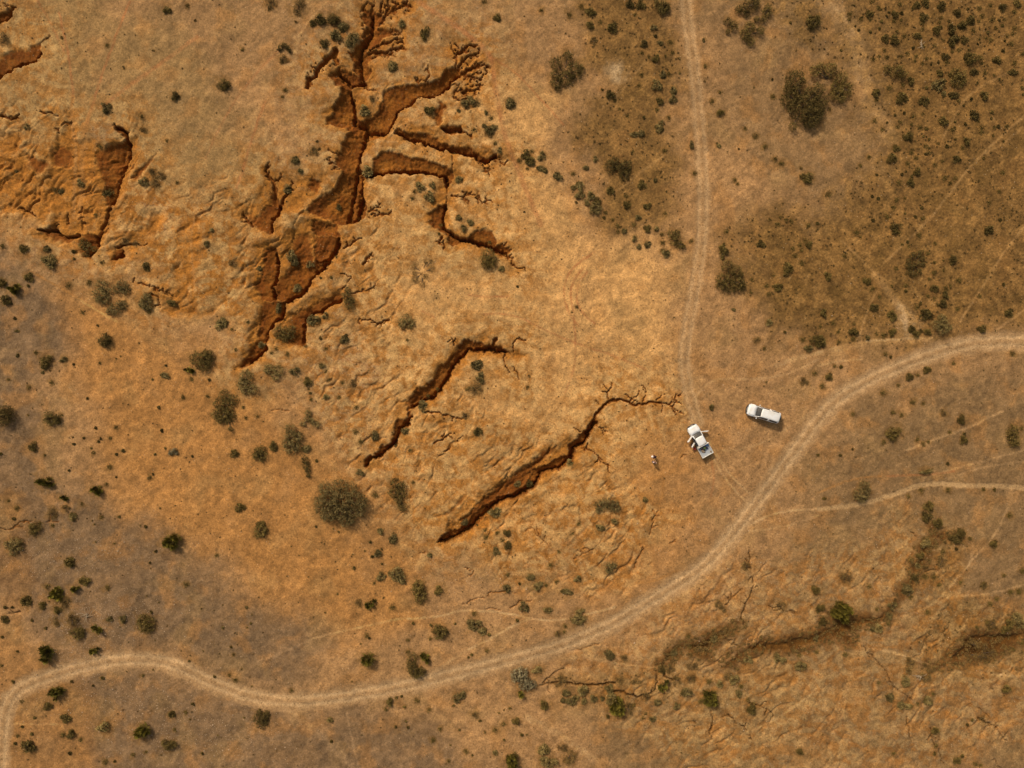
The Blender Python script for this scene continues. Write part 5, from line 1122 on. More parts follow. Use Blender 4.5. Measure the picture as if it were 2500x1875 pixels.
# dead fallen tree by the stony patch, and dead twigs in the top right scrub
def dead_tree(px, py, size, lab, seed):
    r = random.Random(seed); x, y, z = place_base(px, py, .3)
    o = empty('dead_tree', (x, y, z + .05)); tag(o, lab, 'dead tree')
    bm = bmesh.new(); a0 = r.uniform(0, 6.28)
    tube(bm, [(0, 0, 0), (math.cos(a0) * size * .4, math.sin(a0) * size * .4, .12)], [.07, .05], 6); link('trunk', finish('trunk', bm, DEADWOOD), o)
    bm = bmesh.new()
    for i in range(9):
        a = a0 + r.uniform(-1.2, 1.2) + (math.pi if i % 3 == 0 else 0); L = size * r.uniform(.5, 1)
        p = [(math.cos(a0) * size * .3 * r.random(), math.sin(a0) * size * .3 * r.random(), .1)]
        for j in range(4):
            a += r.uniform(-.5, .5); q_ = p[-1]; p.append((q_[0] + math.cos(a) * L / 4, q_[1] + math.sin(a) * L / 4, .12 + .1 * r.random()))
        tube(bm, p, [.045, .04, .032, .025, .015], 5)
    link('branches', finish('branches', bm, DEADWOOD), o)
dead_tree(0 + 700 / TS, 1375 + 440 / TS, 1.7, "fallen pale dead tree with bare forked branches in the stony patch at the left", 3)
dead_tree(2000 + 828 / TS, 375 / TS, 1.1, "pale bare dead bush twigs in the top right scrub", 8)
dead_tree(2000 + 830 / TS, 1375 + 915 / TS, 1.2, "pale fallen dead branches in the brown patch below the creek fork", 12)

# ------------------------------------------------------------------ ground cover nobody could count: tufts and stones
def scatter_mesh(name, pts, fn, m):
    V, F, T = [], [], []
    for p in pts: fn(p, V, F, T)
    me = bpy.data.meshes.new(name); V = np.array(V, np.float32); me.vertices.add(len(V)); me.vertices.foreach_set('co', V.reshape(-1))
    nf = len(V) // 4; me.loops.add(nf * 4); me.loops.foreach_set('vertex_index', np.arange(nf * 4, dtype=np.int32))
    me.polygons.add(nf); me.polygons.foreach_set('loop_start', np.arange(0, nf * 4, 4, dtype=np.int32))
    a = me.attributes.new('tint', 'FLOAT', 'FACE'); a.data.foreach_set('value', np.array(T, np.float32))
    me.update(calc_edges=True); me.materials.append(m); return me
rg_ = np.random.RandomState(77)
def clump(p, V, F, T):
    x, y, r = p; z = ground_z(x, y); n = int(14 + 420 * r * r + 60 * r)
    c = rg_.randn(n, 3) * np.array([r * .45, r * .45, r * .18]); c[:, 2] = np.abs(c[:, 2]) + .02
    s = rg_.uniform(.035, .08, n); a = rg_.randn(n, 3); a /= np.linalg.norm(a, axis=1)[:, None]; b = np.cross(a, rg_.randn(n, 3)); b /= np.linalg.norm(b, axis=1)[:, None]
    a *= s[:, None] * 1.2; b *= s[:, None] * .7; c = c + np.array([x, y, z])
    V.extend(np.stack([c - a, c - b, c + a, c + b], 1).reshape(-1, 3)); T.extend(np.clip(.5 + .3 * rg_.randn(n), 0, 1))
pts = []
for s in extra:
    x, y, z = place_base(s[0], s[1], s[5] * .6); pts.append((x, y, s[5]))
link_o = link('low_tufts', scatter_mesh('low_tufts', pts, clump, LEAF['d']))
tag(link_o, 'tiny dark tufts strewn between the shrubs', 'ground cover', kind='stuff')
# random dark tufts thick in the olive scrub, thin elsewhere
pts = []; pts2 = []
JIT = perlin(X / 6, Y / 6, 101)
for _ in range(26000):
    x = rg_.uniform(-84, 84); y = rg_.uniform(-63, 63)
    i = int((x - Hx0) / STEP) + PADX; j = int((Hy0 - y) / STEP) + PADY
    if ROADW[j, i] > .15 or DEP[j, i] > .15: continue
    g = GR[j, i]; e = ERO[j, i]; nz = JIT[j, i]
    pr = .38 * g * (1 + nz * 1.2) + .04 + .07 * max(0, nz) + .9 * EM0[j, i]
    if rg_.rand() < pr: pts.append((x, y, rg_.uniform(.12, .30) if EM0[j, i] > .4 else rg_.uniform(.06, .20) if g > .3 else rg_.uniform(.04, .13)))
o = link('scrub_tufts', scatter_mesh('scrub_tufts', pts, clump, LEAF['b']))
tag(o, 'dry brown grass tufts and litter scattered over the soil', 'grass', kind='stuff')
pts = []
ej, ei = np.nonzero(EM0 > .35); pk = rg_.choice(len(ej), min(len(ej), 900), replace=False)
for q_ in pk:
    if JIT[ej[q_], ei[q_]] > -.35: pts.append((float(ax[ei[q_]]), float(ay[ej[q_]]), rg_.uniform(.08, .30)))
pts = [p_ for p_ in pts if abs(p_[0]) < 84 and abs(p_[1]) < 63]
o = link('creek_scrub', scatter_mesh('creek_scrub', pts, clump, LEAF['b'])); tag(o, 'low brown scrub tangled along the lower right creek', 'scrub', kind='stuff')
STONE = mat('stone', .9, (.46, .32, .19))[0]
def stone(p, V, F, T):
    x, y, r = p; z = ground_z(x, y); h = r * .7; q = rg_.uniform(0, 1.57); c, s = math.cos(q) * r, math.sin(q) * r
    b = [(x + c, y + s, z - .02), (x - s, y + c, z - .02), (x - c, y - s, z - .02), (x + s, y - c, z - .02)]
    t = [(x + c * .6, y + s * .6, z + h), (x - s * .55, y + c * .6, z + h * .9), (x - c * .6, y - s * .5, z + h), (x + s * .6, y - c * .6, z + h * .8)]
    for k in range(4): V.extend([b[k], b[(k + 1) % 4], t[(k + 1) % 4], t[k]]); T.append(.5)
    V.extend(t); T.append(.5)
pts = []
STZ = [(150, 1350, 300, 60, 900), (250, 1500, 160, 60, 1100), (200, 1600, 90, 60, 500), (300, 1700, 250, 80, 700), (420, 1800, 150, 90, 500), (600, 1800, 150, 90, 300), (1750, 1350, 300, 200, 260), (1950, 1250, 250, 150, 160), (1900, 950, 250, 120, 160), (1700, 1650, 300, 200, 260), (800, 900, 200, 200, 200), (1150, 1420, 250, 60, 250), (2250, 1450, 300, 300, 300), (2100, 800, 350, 200, 160)]
for cx_, cy_, sx, sy, n in STZ:
    for _ in range(n):
        pts.append((wx(cx_ + rg_.randn() * sx * .5), wy(cy_ + rg_.randn() * sy * .5), .03 + .05 * rg_.rand() ** 2 + (.08 * rg_.rand() if rg_.rand() < .06 else 0)))
for _ in range(2500): pts.append((rg_.uniform(-84, 84), rg_.uniform(-63, 63), rg_.uniform(.02, .05)))
o = link('stones', scatter_mesh('stones', pts, stone, STONE)); tag(o, 'pale pebbles and stones scattered on the ground', 'stones', kind='stuff')

# ------------------------------------------------------------------ vehicles (x forward, y left, z up)
WHITE = mat('white_paint', .35, (.74, .725, .69))[0]
def dust_up(m, c0, c1):
    n, l = m.node_tree.nodes, m.node_tree.links; t = n.new('ShaderNodeTexNoise'); t.inputs['Scale'].default_value = 1.6; t.inputs['Detail'].default_value = 6
    tc = n.new('ShaderNodeTexCoord'); l.new(tc.outputs['Object'], t.inputs['Vector']); r = n.new('ShaderNodeMapRange'); l.new(t.outputs['Fac'], r.inputs[0]); r.inputs[1].default_value = .42; r.inputs[2].default_value = .75; r.inputs[4].default_value = .6
    x = n.new('ShaderNodeMix'); x.data_type = 'RGBA'; x.inputs[6].default_value = (*c0, 1); x.inputs[7].default_value = (*c1, 1); l.new(r.outputs[0], x.inputs[0]); l.new(x.outputs[2], n['Principled BSDF'].inputs['Base Color'])
dust_up(WHITE, (.76, .745, .71), (.60, .52, .41))
BLACK = mat('black_plastic', .55, (.02, .02, .02))[0]
RUBBER = mat('tyre_rubber', .85, (.025, .023, .022))[0]
STEEL = mat('steel', .35, (.45, .45, .45), 1.0)[0]
GLASS = mat('dark_glass', .08, (.035, .035, .032), 0.0, .8)[0]
SCREEN = mat('windscreen_glass', .10, (.10, .095, .085), 0.0, .8)[0]
LAMP = mat('lamp_lens', .15, (.75, .76, .78), 0.0, .8)[0]
REDLAMP = mat('red_lens', .2, (.35, .02, .015))[0]
SEAT = mat('seat_cloth', .9, (.10, .085, .08))[0]
TRAYM = mat('tray_alloy', .55, (.44, .45, .45), .3)[0]
DUSTY = mat('dusty_white', .55, (.74, .70, .62))[0]

def box(bm, x0, x1, y0, y1, z0, z1, bev=0.0):
    vs = [bm.verts.new((x, y, z)) for z in (z0, z1) for x, y in ((x0, y0), (x1, y0), (x1, y1), (x0, y1))]
    fs = [bm.faces.new([vs[i] for i in f]) for f in ((3, 2, 1, 0), (4, 5, 6, 7), (0, 1, 5, 4), (1, 2, 6, 5), (2, 3, 7, 6), (3, 0, 4, 7))]
    if bev: bmesh.ops.bevel(bm, geom=list({e for f in fs for e in f.edges}), offset=bev, segments=2, affect='EDGES')
def part(name, m, parent, fn, smooth=False):
    bm = bmesh.new(); fn(bm); return link(name, finish(name, bm, m, smooth), parent)
def loft(bm, secs, close=True):
    rings = [[bm.verts.new(p) for p in s] for s in secs]
    n = len(rings[0])
    for a, b in zip(rings, rings[1:]):
        for i in range(n if close else n - 1): bm.faces.new((a[i], a[(i + 1) % n], b[(i + 1) % n], b[i]))
    if close: bm.faces.new(rings[0][::-1]); bm.faces.new(rings[-1])
def hull_section(x, hw, z0, z1, crown, r=.12, k=0.0):
    """closed cross-section: flat bottom, rounded shoulder, slightly crowned top; k pushes the middle forward"""
    pts = []
    prof = [(-1, z0), (-1.0, z0 + (z1 - z0) * .45), (-.995, z1 - r * 1.2), (-.97, z1 - r * .5), (-.92, z1 - r * .12), (-.80, z1), (-.45, z1 + crown * .7), (0, z1 + crown)]
    full = prof + [(-a, b) for a, b in prof[::-1][1:]]
    for a, b in full: pts.append((x + k * (1 - a * a), a * hw, b))
    return pts
def wheel(parent, x, y, r=.39, w=.26):
    def disc(bm, rad, hw, bev):
        prof = [(rad * .55, -hw), (rad - bev, -hw), (rad, -hw + bev), (rad, hw - bev), (rad - bev, hw), (rad * .55, hw)]
        rings = [[bm.verts.new((p * math.cos(t), q_, p * math.sin(t))) for p, q_ in prof] for t in [2 * math.pi * i / 24 for i in range(24)]]
        for i in range(24):
            a, b = rings[i], rings[(i + 1) % 24]
            for j in range(6): bm.faces.new((a[j], b[j], b[(j + 1) % 6], a[(j + 1) % 6]))
    o = empty('wheel', (x, y, r)); o.parent = parent
    part('tyre', RUBBER, o, lambda bm: disc(bm, r, w / 2, .04), True)
    def rim(bm):
        bmesh.ops.create_cone(bm, cap_ends=True, segments=24, radius1=r * .57, radius2=r * .57, depth=w * .8, matrix=Matrix.Rotation(math.pi / 2, 4, 'X'))
        for i in range(6):
            t = math.pi / 3 * i; c, s = math.cos(t), math.sin(t); sg = 1 if y > 0 else -1
            v = [bm.verts.new((c * a - s * b, sg * (w * .4 + d_), s * a + c * b)) for d_ in (0, .02) for a, b in ((.06, -.03), (r * .5, -.02), (r * .5, .02), (.06, .03))]
            for f in ((0, 1, 2, 3), (7, 6, 5, 4), (0, 4, 5, 1), (1, 5, 6, 2), (2, 6, 7, 3), (3, 7, 4, 0)): bm.faces.new([v[q_] for q_ in f])
    part('rim', STEEL, o, rim)
def front_end(root, L2, W2, zb, zbon, xs):
    """body nose, bonnet, bar, lamps. L2 = front x, xs = base of windscreen x"""
    def body(bm):
        loft(bm, [hull_section(xs + .05, W2, .45, zbon - .02, .03), hull_section(xs + .55, W2 * .99, .45, zbon - .03, .03),
                  hull_section(L2 - .55, W2 * .97, .45, zbon - .08, .03, k=.03), hull_section(L2 - .30, W2 * .93, .45, zbon - .13, .025, k=.10),
                  hull_section(L2 - .16, W2 * .83, .48, zbon - .20, .02, k=.16), hull_section(L2 - .10, W2 * .70, .5, zbon - .30, .02, k=.15)])
    part('nose', WHITE, root, body, True)
    def bon(bm):
        secs = []
        for x, w, z, k in ((xs - .05, .80, zbon + .035, .14), (xs + .5, .80, zbon + .03, .08), (L2 - .45, .77, zbon - .045, .10), (L2 - .24, .68, zbon - .095, .14)):
            secs.append([(x + k * (1 - (a / 8 - 1) ** 2), (a / 8 - 1) * W2 * w, z + .035 * (1 - (a / 8 - 1) ** 2) + (.015 if a in (3, 13) else 0)) for a in range(17)])
        rings = [[bm.verts.new(p) for p in s] for s in secs]; low = [[bm.verts.new((p[0], p[1], p[2] - .06)) for p in s] for s in secs]
        for R in (rings, low):
            for a, b in zip(R, R[1:]):
                for i in range(16): bm.faces.new((a[i], a[i + 1], b[i + 1], b[i]))
        for i in range(16):
            bm.faces.new((rings[0][i], rings[0][i + 1], low[0][i + 1], low[0][i])); bm.faces.new((rings[-1][i], rings[-1][i + 1], low[-1][i + 1], low[-1][i]))
        for a in range(3):
            for e in (0, 16): bm.faces.new((rings[a][e], rings[a + 1][e], low[a + 1][e], low[a][e]))
    part('bonnet', WHITE, root, bon, True)
    def bar(bm):
        pts = [(L2 - .42, -W2 * .98), (L2 - .18, -W2 * .86), (L2 + .0, -W2 * .45), (L2 + .04, 0), (L2 + .0, W2 * .45), (L2 - .18, W2 * .86), (L2 - .42, W2 * .98)]
        loft(bm, [[(x - .10, y * .97, .42), (x + .03, y, .42), (x + .05, y, .62), (x + .0, y, .70), (x - .12, y * .96, .70)] for x, y in pts])
        for y in (-.42, .42): tube(bm, [(L2 + .0, y, .66), (L2 + .02, y, .95), (L2 - .05, y, 1.02)], [.035, .035, .035], 8)
        tube(bm, [(L2 - .12, -.72, .80), (L2 - .0, -.42, 1.0), (L2 + .01, .42, 1.0), (L2 - .12, .72, .80)], [.035] * 4, 8)
    part('bumper_bar', BLACK, root, bar)
    part('grille', STEEL, root, lambda bm: [box(bm, L2 - .07, L2 - .02, -.42, .42, .72 + .05 * i, .745 + .05 * i) for i in range(3)])
    for s in (-1, 1):
        part('headlight', LAMP, root, lambda bm: box(bm, L2 - .28, L2 - .10, s * (W2 * .72) - .13, s * (W2 * .72) + .13, zbon - .30, zbon - .15, .04))
def mirrors(root, x, W2, z):
    for s in (-1, 1):
        part('wing_mirror', WHITE, root, lambda bm: (box(bm, x - .06, x + .06, s * (W2 + .13) - .09, s * (W2 + .13) + .09, z, z + .22, .03), box(bm, x - .02, x + .02, s * (W2 + .02) - .06, s * (W2 + .02) + .06, z + .03, z + .08)))
def cabin(root, xf_b, xf_t, xr_t, xr_b, W2, Wt, zb, zr, fr_open=False):
    """roof panel on pillars with glass between: xf_b windscreen foot, xf_t windscreen head"""
    def roof(bm):
        secs = []
        for x, w, z, k in ((xf_t + .02, Wt * .96, zr - .04, .07), (xf_t - .2, Wt, zr - .01, .03), ((xf_t + xr_t) / 2, Wt, zr + .01, 0), (xr_t + .15, Wt, zr - .01, -.02), (xr_t - .02, Wt * .95, zr - .05, -.04)):
            secs.append([(x + k * (1 - a * a), a * w, z - .10 * abs(a) ** 5 + .02 * (1 - a * a)) for a in [i / 8 - 1 for i in range(17)]] + [(x + k * (1 - a * a), a * w, z - .16) for a in [1 - i / 8 for i in range(17)]])
        loft(bm, secs)
    part('roof', WHITE, root, roof, True)
    def glass(bm):
        secs = []
        for t in (0, .5, 1):
            x = xf_b + (xf_t - xf_b) * t; z = zb + (zr - .10 - zb) * t; w = W2 * .88 + (Wt * .96 - W2 * .88) * t
            secs.append([(x + .13 * (1 - a * a) * (1 - t * .5), a * w, z) for a in [i / 6 - 1 for i in range(13)]])
        rings = [[bm.verts.new(p) for p in s] for s in secs]
        for a, b in zip(rings, rings[1:]):
            for i in range(12): bm.faces.new((a[i], a[i + 1], b[i + 1], b[i]))
        bmesh.ops.solidify(bm, geom=bm.faces[:], thickness=.02)
    part('windscreen', SCREEN, root, glass, True)
    def wipers(bm):
        for y in (-.35, .30): tube(bm, [(xf_b + .10, y, zb + .03), (xf_b - .10, y + .38, zb + .12)], [.012, .008], 5)
    part('wiper', BLACK, root, wipers)
    for s in (-1, 1):
        part('pillar', WHITE, root, lambda bm: (tube(bm, [(xf_b + .02, s * W2 * .86, zb - .03), (xf_t - .02, s * Wt * .95, zr - .12)], [.055, .045], 6), tube(bm, [(xr_b, s * W2 * .88, zb - .03), (xr_t + .02, s * Wt * .94, zr - .12)], [.06, .06], 6)))
    def rear(bm):
        v = [bm.verts.new(p) for p in ((xr_b, -W2 * .78, zb), (xr_b, W2 * .78, zb), (xr_t, Wt * .88, zr - .14), (xr_t, -Wt * .88, zr - .14))]
        bm.faces.new(v); bmesh.ops.solidify(bm, geom=bm.faces[:], thickness=.02)
    part('rear_window', GLASS, root, rear)
def side_glass(root, x0, x1, s, W2, Wt, zb, zr, lean0=0.0, lean1=0.0):
    def f(bm):
        v = [bm.verts.new(p) for p in ((x0, s * W2 * .955, zb), (x1, s * W2 * .955, zb), (x1 - lean1, s * Wt * .985, zr - .12), (x0 + lean0, s * Wt * .985, zr - .12))]
        bm.faces.new(v); bmesh.ops.solidify(bm, geom=bm.faces[:], thickness=.025)
    part('side_window', GLASS, root, f)

def wagon():
    cx, cy = 1800 + 1010 / 16.59, 960 + 815 / 16.59
    x, y = wx(cx) * .993, wy(cy) * .993
    o = empty('four_wheel_drive', (x, y, ground_z(x, y) + .01), math.radians(180 - 17.0))
    tag(o, 'clean white four wheel drive wagon with closed doors, parked between the two tracks', 'car')
    L2, W2, Wt, zb, zr = 2.56, .91, .70, 1.14, 1.84
    def body(bm):
        loft(bm, [hull_section(-2.56, W2 * .93, .55, zb - .02, .0, k=-.05), hull_section(-2.40, W2 * .98, .48, zb, .0, k=-.03), hull_section(-1.6, W2, .42, zb, 0), hull_section(-.2, W2 * .995, .42, zb, 0), hull_section(1.15, W2, .42, zb - .01, 0)])
    part('body', WHITE, o, body, True)
    front_end(o, L2, W2, zb, 1.16, 1.1)
    cabin(o, 1.22, .50, -2.36, -2.50, W2, Wt, zb, zr)
    for s in (-1, 1):
        side_glass(o, -.70, .98, s, W2, Wt, zb - .01, zr, 0, .42)
        side_glass(o, -2.25, -.98, s, W2, Wt, zb - .01, zr, .05, 0)
        part('door_pillar', WHITE, o, lambda bm: tube(bm, [(-.84, s * W2 * .945, zb - .02), (-.84, s * Wt * .97, zr - .12)], [.13, .12], 6))
        def rail(bm):
            tube(bm, [(.45, s * Wt * .80, zr - .01), (.35, s * Wt * .80, zr + .05), (-2.0, s * Wt * .80, zr + .05), (-2.1, s * Wt * .80, zr - .01)], [.02] * 4, 6)
        part('roof_rail', WHITE, o, rail)
        for dx in (.12, -.85):
            part('door_handle', STEEL, o, lambda bm: box(bm, dx - .09, dx + .09, s * W2 * .995 - .02, s * W2 * .995 + .02, .98, 1.01, .008))
        part('tail_light', REDLAMP, o, lambda bm: box(bm, -2.60, -2.50, s * .78 - .10, s * .78 + .10, .85, 1.12, .02))
        for fx in (1.62, -1.48):
            wheel(o, fx, s * (W2 - .14)); part('wheel_arch', WHITE, o, lambda bm: tube(bm, [(fx + .47 * math.cos(t), s * (W2 - .01), .42 + .47 * math.sin(t)) for t in [math.pi * i / 10 for i in range(11)]], [.045] * 11, 6), True)
    mirrors(o, .92, W2, 1.12)
    part('rear_bumper', BLACK, o, lambda bm: box(bm, -2.72, -2.50, -W2 * .9, W2 * .9, .45, .66, .05))
    part('snorkel', BLACK, o, lambda bm: tube(bm, [(1.5, -W2 * .96, 1.05), (1.2, -W2 * .93, 1.2), (.62, -Wt * 1.06, 1.80), (.66, -Wt * 1.06, 1.95)], [.035, .035, .035, .05], 7))
    part('spare_wheel', RUBBER, o, lambda bm: bmesh.ops.create_cone(bm, cap_ends=True, segments=24, radius1=.34, radius2=.34, depth=.18, matrix=Matrix.Translation((-2.68, -.1, 1.0)) @ Matrix.Rotation(math.pi / 2, 4, 'Y')))
    return o
wagon()

def ute():
    fx, fy = 1660 + 385 / 13.82, 1010 + 410 / 13.82; bx, by = 1660 + 907 / 13.82, 1010 + 1362 / 13.82
    cx, cy = (fx + bx) / 2, (fy + by) / 2
    x, y = wx(cx) * .994, wy(cy) * .994
    ang = math.atan2(-(fy - by), fx - bx)
    o = empty('utility_truck', (x, y, ground_z(x, y) + .01), ang)
    tag(o, 'white dual cab ute with open doors and a loaded grey tray by the straight track', 'ute')
    L2, W2, Wt, zb, zr = 2.58, .88, .69, 1.10, 1.74
    def body(bm):
        loft(bm, [hull_section(-.80, W2 * .97, .42, zb, 0), hull_section(-.1, W2 * .99, .42, zb, 0), hull_section(1.15, W2, .42, zb - .01, 0)])
    part('body', WHITE, o, body, True)
    front_end(o, L2, W2, zb, 1.10, 1.1)
    cabin(o, 1.22, .56, -.74, -.80, W2, Wt, zb, zr)
    # closed rear door glass on the right, plain side glass over it
    side_glass(o, -.72, .02, -1, W2, Wt, zb - .01, zr, .05, 0)
    # dark door openings with seats
    def interior(bm):
        box(bm, .02, .95, -W2 - .004, -W2 + .30, .55, 1.14); box(bm, -.70, .95, W2 - .30, W2 + .004, .55, 1.14)
    part('cab_interior', BLACK, o, interior)
    part('seat', SEAT, o, lambda bm: (box(bm, .15, .60, .42, .86, .60, .86, .05), box(bm, .05, .20, .42, .86, .80, 1.36, .05), box(bm, .15, .60, -.86, -.42, .60, .86, .05), box(bm, .05, .20, -.86, -.42, .80, 1.36, .05)))
    part('rear_seat', SEAT, o, lambda bm: (box(bm, -.60, -.15, -.70, .82, .60, .84, .05), box(bm, -.74, -.60, -.70, .82, .80, 1.34, .05)))
    def door(hx, s, ln, ang, lab):
        d = empty('door', (hx, s * W2, 0)); d.parent = o; d['label'] = lab
        d.rotation_euler = (0, 0, math.pi + s * -ang)          # door runs back from its hinge, swung out
        ny = -s
        link('door_panel', finish('door_panel', (lambda bm: (box(bm, 0, ln, ny * .0 - .05, ny * .0 + .05, .50, 1.10, .03), bm)[1])(bmesh.new()), WHITE), d)
        def fr(bm):
            q_ = .13 * s
            tube(bm, [(.04, 0, 1.08), (.30 if ln > .8 else .1, -q_, 1.66), (ln - .08, -q_, 1.70), (ln - .03, 0, 1.08)], [.035] * 4, 6)
        link('window_frame', finish('window_frame', (lambda bm: (fr(bm), bm)[1])(bmesh.new()), WHITE), d)
        link('door_trim', finish('door_trim', (lambda bm: (box(bm, .06, ln - .06, s * -.075 if s < 0 else .05, s * -.05 if s < 0 else .075, .55, 1.05), bm)[1])(bmesh.new()), SEAT), d)
        link('handle', finish('handle', (lambda bm: (box(bm, ln - .20, ln - .06, -.07, .07, .96, .99), bm)[1])(bmesh.new()), STEEL), d)
    door(1.02, 1, 1.0, math.radians(62), 'open front left door'); door(.0, 1, .85, math.radians(58), 'open rear left door'); door(1.02, -1, 1.0, math.radians(65), 'open front right door')
    mirrors(o, 1.0, W2, 1.04)
    for s in (-1, 1):
        wheel(o, 1.62, s * (W2 - .14)); wheel(o, -1.62, s * (W2 - .14))
        part('wheel_arch', WHITE, o, lambda bm: tube(bm, [(1.62 + .47 * math.cos(t), s * (W2 - .01), .42 + .47 * math.sin(t)) for t in [math.pi * i / 10 for i in range(11)]], [.045] * 11, 6), True)
        part('mudguard', BLACK, o, lambda bm: tube(bm, [(-1.62 + .46 * math.cos(t), s * (W2 - .12), .40 + .46 * math.sin(t)) for t in [math.pi * i / 10 for i in range(11)]], [.05] * 11, 6))
        part('tray_side', DUSTY, o, lambda bm: box(bm, -2.68, -.92, s * .95 - .022, s * .95 + .022, .90, 1.14, .01))
        part('tail_light', REDLAMP, o, lambda bm: box(bm, -2.76, -2.70, s * .72 - .12, s * .72 + .12, .74, .84))
    part('tray', TRAYM, o, lambda bm: (box(bm, -2.68, -.92, -.925, .925, .86, .905), [box(bm, -2.66, -.94, y_ - .012, y_ + .012, .905, .915) for y_ in (-.7, -.35, 0, .35, .7)]))
    part('tailboard', DUSTY, o, lambda bm: box(bm, -2.73, -2.685, -.97, .97, .90, 1.14, .01))
    part('headboard', DUSTY, o, lambda bm: (box(bm, -.90, -.86, -.94, .94, .90, 1.62, .01), tube(bm, [(-.88, -.92, 1.0), (-.88, -.92, 1.74), (-.88, .92, 1.74), (-.88, .92, 1.0)], [.03] * 4, 7)))
    part('chassis', BLACK, o, lambda bm: (box(bm, -2.6, 2.2, -.42, -.30, .45, .60), box(bm, -2.6, 2.2, .30, .42, .45, .60)))
    # things riding on the tray: each a thing of its own
    M = Matrix.Translation(o.location) @ Matrix.Rotation(ang, 4, 'Z')
    def at(x_, y_, z_): v = M @ Vector((x_, y_, z_)); return v
    def item(name, lx, ly, lab, cat, rz=0.0, z=.92):
        e = empty(name, at(lx, ly, z), ang + rz); tag(e, lab, cat); return e
    def blob(bm, sx, sy, sz, sd=0):
        bmesh.ops.create_icosphere(bm, subdivisions=3, radius=1)
        for v in bm.verts:
            n = v.co.copy(); k = 1 + .10 * math.sin(n.x * 5 + sd) * math.cos(n.y * 6 + sd) + .06 * math.sin(n.z * 9 + n.x * 7)
            v.co = Vector((n.x * sx * k, n.y * sy * k, max(-.98, n.z) * sz * k + sz))
    BLUE = mat('blue_fabric', .7, (.06, .22, .50))[0]; GREEN = mat('green_fabric', .8, (.10, .16, .03))[0]; RED = mat('red_fabric', .7, (.40, .035, .02))[0]
    NAVY = mat('navy_fabric', .8, (.04, .05, .12))[0]; KHAKI = mat('khaki_canvas', .9, (.23, .15, .08))[0]; DARKC = mat('dark_canvas', .9, (.05, .038, .03))[0]
    e = item('bag', -1.12, -.62, 'bright blue bag in the front right corner of the ute tray', 'bag')
    part('bag_body', BLUE, e, lambda bm: blob(bm, .20, .24, .17, 1), True); part('strap', NAVY, e, lambda bm: tube(bm, [(-.15, 0, .28), (0, 0, .38), (.15, 0, .28)], [.02] * 3, 6)); part('pocket', LAMP, e, lambda bm: blob(bm, .07, .09, .19, 2), True)
    e = item('swag', -1.45, -.05, 'dark rolled swag with a green patch lying in the middle of the ute tray', 'swag', 1.9)
    part('roll', DARKC, e, lambda bm: (bmesh.ops.create_cone(bm, cap_ends=True, segments=20, radius1=.21, radius2=.19, depth=.62, matrix=Matrix.Translation((0, 0, .2)) @ Matrix.Rotation(math.pi / 2, 4, 'Y')),), True)
    part('green_cover', GREEN, e, lambda bm: (bmesh.ops.create_cone(bm, cap_ends=True, segments=20, radius1=.215, radius2=.21, depth=.22, matrix=Matrix.Translation((0, 0, .2)) @ Matrix.Rotation(math.pi / 2, 4, 'Y')),), True)
    part('strap', BLACK, e, lambda bm: [bmesh.ops.create_cone(bm, cap_ends=True, segments=20, radius1=.222, radius2=.222, depth=.035, matrix=Matrix.Translation((q_, 0, .2)) @ Matrix.Rotation(math.pi / 2, 4, 'Y')) for q_ in (-.2, .2)])
    e = item('coiled_hose', -1.30, .32, 'dark coiled hose beside the swag on the ute tray', 'hose')
    part('coil', BLACK, e, lambda bm: [tube(bm, [((.2 - .01 * q_) * math.cos(t), (.2 - .01 * q_) * math.sin(t), .03 + .045 * q_) for t in [2 * math.pi * i / 20 for i in range(21)]], [.024] * 21, 6) for q_ in range(4)]); part('nozzle', STEEL, e, lambda bm: tube(bm, [(.2, 0, .06), (.36, .1, .05)], [.03, .02], 6))
    e = item('duffel_bag', -1.62, -.42, 'navy duffel bag on the right of the ute tray', 'bag', .7)
    part('bag_body', NAVY, e, lambda bm: blob(bm, .22, .12, .12, 4), True); part('handle', BLACK, e, lambda bm: tube(bm, [(-.1, 0, .22), (0, 0, .30), (.1, 0, .22)], [.014] * 3, 5))
    e = item('tarpaulin', -1.78, .30, 'crumpled khaki tarpaulin on the left side of the ute tray', 'tarpaulin', .4)
    part('sheet', KHAKI, e, lambda bm: blob(bm, .34, .26, .07, 7), True); part('rope', DUSTY, e, lambda bm: tube(bm, [(-.3, -.1, .10), (0, .02, .17), (.3, .12, .09)], [.012] * 3, 5))
    e = item('offcut_pile', -2.42, -.68, 'small brown bundle in the rear right corner of the ute tray', 'bundle')
    part('bundle_body', KHAKI, e, lambda bm: blob(bm, .16, .12, .06, 3), True); part('tie', BLACK, e, lambda bm: tube(bm, [(-.02, -.12, .05), (0, 0, .125), (.02, .12, .05)], [.012] * 3, 5))
    z0 = ground_z(*at(-.98, 1.22, 0).xy) - o.location.z
    e = item('jerry_can', -.98, 1.20, 'red fuel can standing on the ground behind the open rear left door of the ute', 'fuel can', .3, z0)
    part('can_body', RED, e, lambda bm: box(bm, -.18, .18, -.14, .14, 0, .46, .04)); part('handle', RED, e, lambda bm: tube(bm, [(-.12, 0, .45), (-.08, 0, .53), (.08, 0, .53), (.12, 0, .45)], [.018] * 4, 6)); part('cap', BLACK, e, lambda bm: bmesh.ops.create_cone(bm, cap_ends=True, segments=12, radius1=.035, radius2=.035, depth=.06, matrix=Matrix.Translation((.14, .07, .48))))
    z1 = .60
    e = item('box', -.30, 1.22, 'red and black box on the ground by the open left doors of the ute', 'box', .2, ground_z(*at(-.30, 1.22, 0).xy) - o.location.z)
